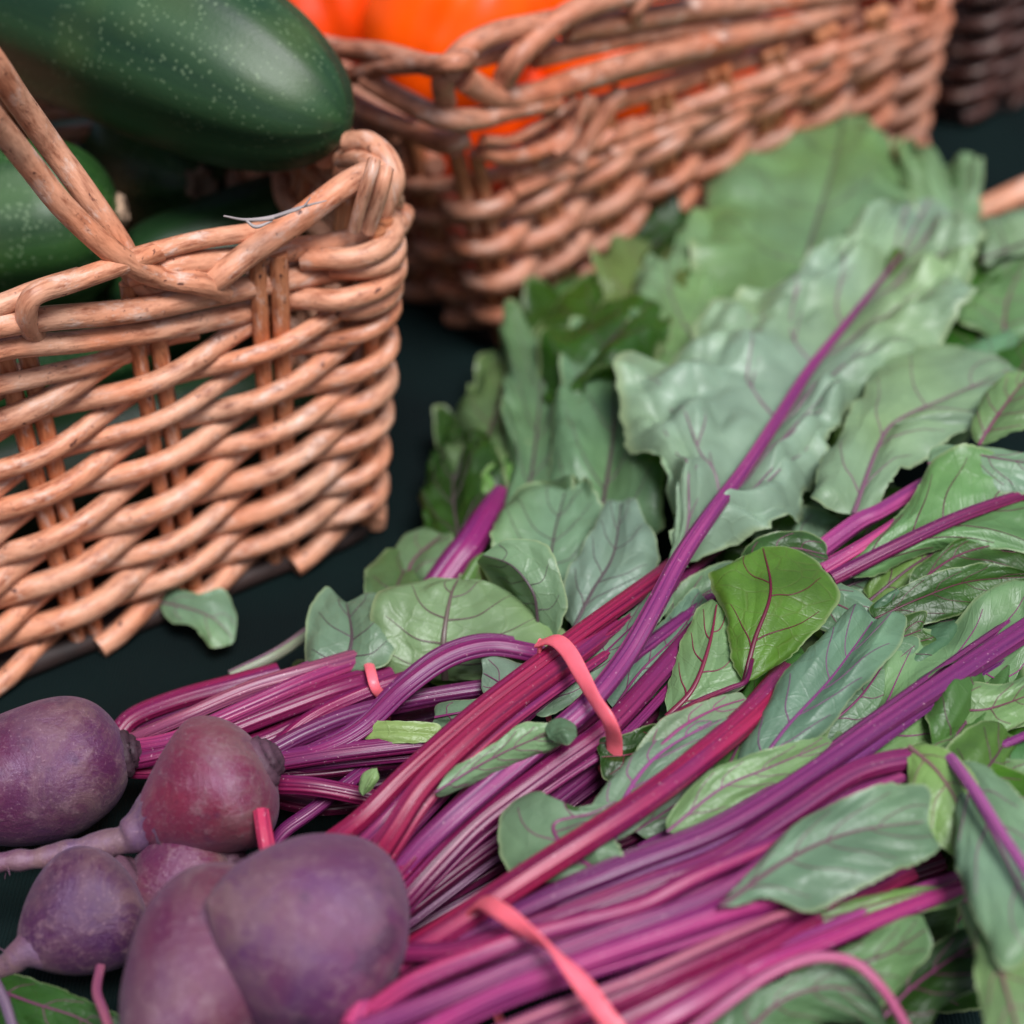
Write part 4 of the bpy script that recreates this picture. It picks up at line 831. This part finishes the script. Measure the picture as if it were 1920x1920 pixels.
# rolled blue green leaf
leaf(bD, [(1400, 1470, 7.4), (1470, 1370, 8.0), (1560, 1270, 8.4), (1640, 1160, 8.6)], [(1370, 1450, 7.2), (1430, 1340, 7.8), (1520, 1230, 8.2), (1600, 1150, 8.4)], [(1440, 1470, 7.3), (1530, 1390, 7.8), (1630, 1290, 8.1), (1700, 1180, 8.3)], (.72, .90, .82), True, .05, 4, .12, bulge=.8, vein=(.25, .05, .2), vr=.07)
leaf(bD, [(1530, 1380, 6.8), (1610, 1310, 7.4), (1660, 1240, 7.8), (1690, 1190, 8)], [(1500, 1350, 6.8), (1560, 1280, 7.3), (1620, 1210, 7.8), (1660, 1180, 8)], [(1580, 1400, 6.6), (1660, 1330, 7), (1712, 1240, 7.5), (1720, 1200, 7.8)], (.62, .78, .62), True, .06, 3, .2, vr=.05)
leaf(bD, [(1250, 1560, 7.4), (1350, 1480, 8.0), (1440, 1440, 8.2), (1560, 1390, 8)], [(1255, 1530, 7.4), (1320, 1455, 8.0), (1400, 1420, 8.4), (1470, 1400, 8.5), (1540, 1380, 8.2)], [(1290, 1560, 7.2), (1380, 1510, 7.6), (1460, 1470, 7.7), (1560, 1410, 7.8)], (.92, 1.08, .62), True, .07, 4, .45, vein=(.3, .06, .2), vr=.05)
leaf(bD, [(1190, 1560, 6.4), (1280, 1500, 6.8), (1390, 1420, 7)], [(1180, 1520, 6.4), (1260, 1470, 6.8), (1370, 1400, 7)], [(1230, 1570, 6.2), (1320, 1520, 6.5), (1420, 1440, 6.8)], G3, True, .05, 3, .3, vr=.04)
# broad blade beneath the long purple stalk
leaf(bD, [(1480, 1480, 7.7), (1640, 1372, 8.0), (1780, 1282, 8.2), (1940, 1190, 8.2)], [(1510, 1440, 7.3), (1600, 1330, 7.4), (1640, 1260, 7.5), (1700, 1200, 7.6), (1800, 1160, 7.8), (1920, 1110, 8)], [(1540, 1490, 7.6), (1660, 1430, 7.6), (1790, 1375, 7.6), (1860, 1385, 7.3), (1940, 1330, 7.6)], (.85, 1.05, .70), True, .09, 4, .22, vein=(.30, .04, .20), vr=.14)
leaf(bD, [(1640, 1160, 7.8), (1730, 1120, 8.2), (1820, 1090, 8.4), (1950, 1080, 8.4)], [(1635, 1135, 7.9), (1720, 1085, 8.6), (1800, 1068, 8.8), (1860, 1058, 8.9), (1950, 1075, 8.6)], [(1680, 1175, 7.4), (1760, 1165, 7.6), (1840, 1140, 7.8), (1950, 1100, 8)], (.70, .90, .50), False, .05, 4, .22, vein=(.12, .02, .04), vr=.04)
leaf(bD, [(1560, 1110, 7.0), (1640, 1080, 7.4), (1740, 1040, 7.8), (1830, 1010, 8)], [(1580, 1060, 7.2), (1640, 1030, 7.6), (1740, 1000, 8), (1800, 985, 8.1)], [(1600, 1140, 6.6), (1690, 1115, 7), (1770, 1090, 7.2), (1840, 1040, 7.6)], (.62, .80, .62), True, .08, 4, .3, vein=VD, vr=.05)
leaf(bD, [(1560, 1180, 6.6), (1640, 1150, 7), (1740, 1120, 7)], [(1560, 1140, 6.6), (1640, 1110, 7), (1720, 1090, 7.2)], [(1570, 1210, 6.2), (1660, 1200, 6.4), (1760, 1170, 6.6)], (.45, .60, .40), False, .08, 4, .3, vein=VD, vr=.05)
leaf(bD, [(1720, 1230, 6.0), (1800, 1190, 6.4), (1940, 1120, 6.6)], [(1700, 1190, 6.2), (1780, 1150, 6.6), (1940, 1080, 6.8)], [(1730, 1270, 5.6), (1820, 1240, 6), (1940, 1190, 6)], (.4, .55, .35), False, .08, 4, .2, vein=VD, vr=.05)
leaf(bD, [(1260, 1190, 6.0), (1300, 1130, 6.4), (1380, 1080, 6.8)], [(1250, 1140, 6), (1290, 1090, 6.4), (1370, 1050, 6.8)], [(1300, 1200, 5.8), (1350, 1150, 6.2), (1420, 1110, 6.6)], G2, True, .06, 3, .2, vr=.04)
for mid_, l_, r_, t_, pl in [
    ([(1480, 1120, 7.4), (1560, 1130, 7.6), (1640, 1170, 7.5)], [(1490, 1090, 7.6), (1570, 1090, 7.9), (1640, 1130, 7.8)], [(1490, 1160, 7.0), (1560, 1190, 7.0), (1630, 1210, 7)], (.75, .9, .8), True),
    ([(1560, 1250, 7.6), (1640, 1215, 7.9), (1730, 1180, 8)], [(1580, 1200, 7.8), (1660, 1165, 8.2), (1730, 1150, 8.2)], [(1590, 1290, 7.0), (1680, 1280, 7.1), (1755, 1210, 7.5)], (1.0, 1.0, .8), False),
    ([(1700, 1110, 8.0), (1800, 1040, 8.4), (1930, 1010, 8.5)], [(1720, 1070, 8.2), (1800, 1010, 8.6), (1920, 985, 8.7)], [(1740, 1120, 7.6), (1830, 1090, 7.8), (1940, 1070, 8)], (.9, .95, .7), False),
    ([(1300, 1440, 6.2), (1360, 1400, 6.6), (1430, 1385, 6.6)], [(1310, 1410, 6.4), (1360, 1372, 6.8), (1420, 1360, 6.8)], [(1330, 1460, 6.0), (1390, 1440, 6.0), (1440, 1410, 6.2)], (.8, .95, .7), True),
    ([(1600, 1480, 7.8), (1680, 1440, 8.0), (1780, 1400, 8.0)], [(1620, 1440, 7.8), (1700, 1390, 8.0), (1790, 1360, 8)], [(1640, 1490, 7.4), (1720, 1470, 7.5), (1800, 1430, 7.6)], (.7, .85, .6), True),
    ([(1780, 1330, 7.8), (1850, 1330, 8.0), (1940, 1300, 8)], [(1800, 1290, 8.0), (1870, 1290, 8.2), (1940, 1265, 8.2)], [(1790, 1370, 7.4), (1850, 1395, 7.3), (1920, 1350, 7.6)], (.85, 1.0, .75), True),
]:
    leaf(bD, mid_, l_, r_, t_, pl, .12, 3, .4, vein=(.2, .03, .09), vr=.05, nvv=40, fold=.35)
# upper right cluster
for pts, w, c, w1 in [
    ([(1500, 1060, 7.6), (1600, 985, 8.1), (1650, 960, 8.2), (1740, 905, 7.8), (1820, 860, 7.2)], 38, (.40, .06, .20), 22),
    ([(1540, 1065, 8.0), (1640, 1005, 8.5), (1740, 935, 8.8), (1790, 880, 8.9), (1830, 840, 8.6)], 32, (.42, .04, .17), 6),
    ([(1560, 1085, 8.0), (1680, 1025, 8.6), (1800, 970, 8.9), (1910, 930, 8.9), (1990, 905, 8.8)], 30, (.20, .012, .07), 20),
    ([(1350, 1130, 6.4), (1420, 1080, 6.8), (1500, 1050, 7.4)], 30, (.3, .02, .12), 30),
]: stem(bD, pts, w, c, w1)
leaf(bD, [(1570, 1085, 7.8), (1680, 1030, 8.3), (1800, 975, 8.6), (1930, 925, 8.7)], [(1600, 1040, 8.0), (1700, 960, 8.6), (1745, 870, 9.2), (1830, 850, 9.3), (1920, 870, 9.2)], [(1640, 1075, 7.8), (1760, 1030, 8.0), (1880, 1040, 8.0), (1960, 1040, 8.1)], (.66, .95, .48), True, .08, 4, .14, vein=(.13, .01, .05), vr=.10)
leaf(bD, [(1740, 870, 9.2), (1800, 850, 9.6), (1870, 860, 9.7), (1960, 875, 9.7)], [(1745, 840, 9.3), (1800, 830, 9.7), (1880, 840, 9.8), (1960, 845, 9.8)], [(1745, 895, 8.9), (1800, 872, 9.4), (1860, 905, 9.4), (1900, 912, 9.4), (1960, 912, 9.5)], (.92, 1.05, .92), True, .04, 4, .35, vr=.04, nvv=30)
leaf(bD, [(1835, 835, 8.6), (1870, 780, 9.2), (1930, 700, 9.6)], [(1822, 800, 8.8), (1840, 735, 9.3), (1900, 695, 9.6)], [(1880, 830, 8.8), (1960, 800, 9.2), (1980, 740, 9.6)], (.85, 1.0, .55), True, .08, 4, .2, vein=(.25, .02, .12), vr=.06)
leaf(bD, [(1620, 860, 8.5), (1700, 800, 8.6)], [(1640, 820, 8.6)], [(1660, 850, 8.5)], G1, True, .02, 1, 0, vr=0, nu=20, nvv=8) if False else None
# drooping leaves of the right lower corner
leaf(bD, [(1350, 1700, 8.9), (1480, 1610, 9.1), (1600, 1560, 9.2), (1740, 1540, 9.0)], [(1420, 1610, 9.1), (1500, 1540, 9.4), (1600, 1490, 9.6), (1690, 1470, 9.6), (1740, 1480, 9.3)], [(1440, 1685, 8.9), (1520, 1700, 8.6), (1590, 1665, 8.6), (1680, 1640, 8.5), (1760, 1605, 8.5)], (.78, .92, .78), True, .06, 4, .2, bulge=.15, vein=(.20, .09, .12), vr=.08)
leaf(bD, [(1500, 1660, 8.2), (1520, 1690, 8), (1530, 1715, 7.8)], [(1490, 1670, 8.2), (1500, 1700, 8)], [(1560, 1660, 8.2), (1560, 1690, 8)], (.7, .95, .4), False, .04, 2, .3, vr=0, nu=40, nvv=20)
leaf(bD, [(1705, 1400, 8.9), (1760, 1450, 9.1), (1800, 1520, 8.8), (1810, 1600, 8.0)], [(1700, 1430, 8.8), (1700, 1500, 8.6), (1730, 1560, 8.2), (1780, 1605, 7.9)], [(1740, 1398, 9.1), (1810, 1440, 9.3), (1845, 1500, 9.1), (1850, 1570, 8.4)], (1.15, 1.35, .62), True, .06, 3, .15, bulge=.4, vein=(.3, .15, .15), vr=.07, label='yellowing leaf bent down over the stalks')
stem(bD, [(1780, 1420, 9.2), (1825, 1480, 10.0), (1870, 1550, 10.3), (1935, 1650, 10.3), (1990, 1750, 10)], 24, (.52, .12, .34), 18)
leaf(bD, [(1790, 1430, 8.8), (1850, 1540, 9.4), (1900, 1640, 9.4), (1960, 1760, 9.2)], [(1800, 1560, 8.8), (1798, 1640, 8.8), (1830, 1740, 8.8), (1880, 1830, 8.8)], [(1860, 1440, 9.2), (1930, 1530, 9.5), (1990, 1640, 9.4)], (.98, 1.12, 1.0), True, .07, 3, .15, bulge=.3, vein=(.34, .12, .24), vr=.08)
leaf(bD, [(1840, 1700, 8.2), (1870, 1800, 8.6), (1900, 1900, 8.6), (1930, 2000, 8.4)], [(1800, 1700, 8), (1830, 1820, 8.2), (1850, 1900, 8.2), (1850, 1980, 8)], [(1920, 1720, 8.6), (1980, 1820, 8.8), (2000, 1920, 8.8)], (1.15, 1.25, .85), True, .07, 3, .15, vein=(.3, .15, .15), vr=.08)
leaf(bD, [(1830, 1440, 8.0), (1880, 1500, 8.2), (1940, 1580, 8.2)], [(1820, 1470, 7.8), (1870, 1540, 8)], [(1860, 1430, 8.2), (1940, 1470, 8.4), (1980, 1540, 8.4)], (.8, 1.1, .4), False, .06, 3, .2, vr=.05)
leaf(bD, [(1850, 1440, 7.4), (1900, 1450, 7.8), (1960, 1470, 8)], [(1850, 1420, 7.6), (1900, 1425, 8), (1960, 1430, 8.2)], [(1850, 1470, 7.2), (1900, 1490, 7.6), (1960, 1510, 7.8)], G2, True, .06, 3, .2, vr=.05)
# low leaves under the stalks at the bottom right
leaf(bD, [(1450, 1870, 6.6), (1560, 1820, 7.2), (1660, 1790, 7.4), (1740, 1740, 7.2)], [(1480, 1830, 7.0), (1560, 1780, 7.4), (1650, 1745, 7.6), (1720, 1720, 7.4)], [(1500, 1910, 6), (1620, 1900, 6.2), (1680, 1860, 6.6), (1740, 1780, 6.8)], (.6, .78, .5), True, .10, 4, .25, vein=(.15, .04, .08), vr=.07)
leaf(bD, [(1380, 1960, 6.2), (1460, 1880, 7.0), (1560, 1850, 7.2), (1650, 1880, 6.8)], [(1340, 1920, 6.4), (1420, 1860, 7.2), (1540, 1815, 7.6), (1640, 1840, 7.2)], [(1440, 1980, 5.8), (1520, 1930, 6), (1600, 1920, 6), (1660, 1930, 6)], (.55, .72, .55), True, .09, 4, .2, vein=(.2, .06, .1), vr=.07)
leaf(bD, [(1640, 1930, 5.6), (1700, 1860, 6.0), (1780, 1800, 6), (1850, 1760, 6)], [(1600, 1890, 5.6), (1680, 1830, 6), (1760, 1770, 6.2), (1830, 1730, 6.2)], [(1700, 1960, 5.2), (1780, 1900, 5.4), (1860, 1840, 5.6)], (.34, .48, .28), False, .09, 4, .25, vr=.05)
leaf(bD, [(1450, 1740, 6.6), (1560, 1720, 7.0), (1700, 1680, 7.2), (1800, 1660, 7)], [(1470, 1720, 6.8), (1580, 1690, 7.2), (1700, 1660, 7.2)], [(1480, 1760, 6.4), (1600, 1750, 6.8), (1720, 1715, 7), (1800, 1690, 6.8)], (.85, 1.05, .45), True, .04, 3, .15, vr=.04, nvv=24)
# leaves under the roots at the bottom left
leaf(bD, [(-20, 1850, 2.0), (60, 1880, 2.4), (150, 1910, 2.4), (230, 1960, 2)], [(-10, 1826, 2.0), (80, 1842, 2.5), (160, 1872, 2.6), (230, 1910, 2.4)], [(-20, 1920, 1.6), (60, 1950, 1.8), (150, 1980, 2)], (.6, .85, .45), False, .07, 3, .25, vein=(.2, .06, .12), vr=.06)
stem(bD, [(190, 1815, 3.6), (182, 1860, 3.9), (195, 1900, 4), (215, 1960, 4)], 18, (.48, .14, .18), 18)
stem(bD, [(-20, 1820, 2.8), (10, 1880, 3.2), (34, 1960, 3.4)], 22, (.22, .13, .2), 16)

# shaded foliage filling the heap below the visible leaves: belongs to the bunches it lies under
rf = random.Random(99)
def filler(root, boxes, tint, n, ang=(.1, 1.2), size=1.0):
    for _ in range(n):
        x0, x1, y0, y1, z0, z1 = boxes[_ % len(boxes)]; x, y, z = rf.uniform(x0, x1), rf.uniform(y0, y1), rf.uniform(z0, z1)
        a = rf.uniform(*ang); L = rf.uniform(150, 260) * size; w = rf.uniform(60, 115) * size; c, s = math.cos(a), -math.sin(a)
        tl = rf.uniform(-.8, .8); b1, b2 = rf.uniform(.5, 1.1), rf.uniform(.5, 1.1)
        f = lambda l, k, dz: (x + c * l - s * k, y + s * l + c * k, z + dz - k / w * tl)
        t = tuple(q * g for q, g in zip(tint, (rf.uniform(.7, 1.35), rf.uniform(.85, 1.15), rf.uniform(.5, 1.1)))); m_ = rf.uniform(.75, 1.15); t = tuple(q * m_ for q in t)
        bn = rf.uniform(-25, 25)
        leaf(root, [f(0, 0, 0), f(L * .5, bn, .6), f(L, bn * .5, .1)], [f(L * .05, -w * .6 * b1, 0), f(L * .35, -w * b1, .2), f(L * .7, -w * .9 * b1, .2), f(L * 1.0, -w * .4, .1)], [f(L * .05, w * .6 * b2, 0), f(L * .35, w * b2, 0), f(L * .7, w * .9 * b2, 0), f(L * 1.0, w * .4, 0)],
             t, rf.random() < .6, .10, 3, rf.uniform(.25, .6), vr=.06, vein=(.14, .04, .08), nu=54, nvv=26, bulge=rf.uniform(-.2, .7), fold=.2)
BORG = P(760, 1640, 0)
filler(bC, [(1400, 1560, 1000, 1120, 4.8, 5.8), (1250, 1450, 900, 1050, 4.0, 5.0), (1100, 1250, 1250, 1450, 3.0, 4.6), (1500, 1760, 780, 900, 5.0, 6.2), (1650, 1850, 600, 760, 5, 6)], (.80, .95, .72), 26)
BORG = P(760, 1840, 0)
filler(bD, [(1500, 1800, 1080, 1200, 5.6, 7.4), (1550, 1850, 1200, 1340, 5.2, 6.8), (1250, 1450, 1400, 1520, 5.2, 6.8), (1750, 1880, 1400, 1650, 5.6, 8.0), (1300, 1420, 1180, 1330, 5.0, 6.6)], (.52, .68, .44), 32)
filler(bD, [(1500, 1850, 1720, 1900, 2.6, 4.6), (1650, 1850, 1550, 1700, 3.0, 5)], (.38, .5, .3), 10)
BORG = P(330, 1400, 0)
filler(bA, [(860, 1000, 900, 1100, 1.4, 3.0), (1000, 1150, 700, 950, 2.4, 3.8), (1100, 1350, 560, 700, 3.0, 4.2), (1550, 1850, 480, 700, 3, 4.4), (700, 950, 1180, 1260, 1.6, 3.4)], (.60, .82, .50), 26, (.7, 1.5))

# ===== loose bits
BORG = P(370, 1160, 1.0)
lr = leaf(None, [(300, 1130, .8), (350, 1140, 1.1), (400, 1160, 1.1), (440, 1200, .7)], [(320, 1165, .8), (365, 1175, .9), (395, 1210, .7), (430, 1208, .6)], [(320, 1102, 1.1), (375, 1118, 1.3), (420, 1108, 1.3), (442, 1150, 1.0)], (.9, 1.05, .9), True, .05, 2, .15, vr=.04, nvv=30, name='leaf_scrap', zsc=1, fold=.08)
lr.location = Vector(BORG) * .01; lr['label'] = 'small torn green leaf caught on the bottom hoop of the near basket'; lr['category'] = 'leaf'
mb = MB(); WP0, WN = T1 - tax * 8, wn_
sp = [plane_hit(x, y, WP0, WN, 1.5) for x, y in ((420, 405), (460, 412), (510, 408), (560, 390), (612, 376))]
mb.tube(np.array(sp), [.03, .05, .08, .05, .02], n=30, m=8); mb.tube(np.array([sp[1], sp[1] + [.3, 0, -.25], sp[2] + [0, 0, -.12]]), [.04, .06, .03], n=12, m=6)
mb.tube(np.array([sp[2], sp[2] + [.9, .1, .28], sp[4] + [-.5, 0, .1]]), [.05, .04, .02], n=12, m=6)
o = mb.build('straw', M_STRAW, None, sp[2]); o['label'] = 'thin grey dry stalk lying across the near basket rim'; o['category'] = 'straw'
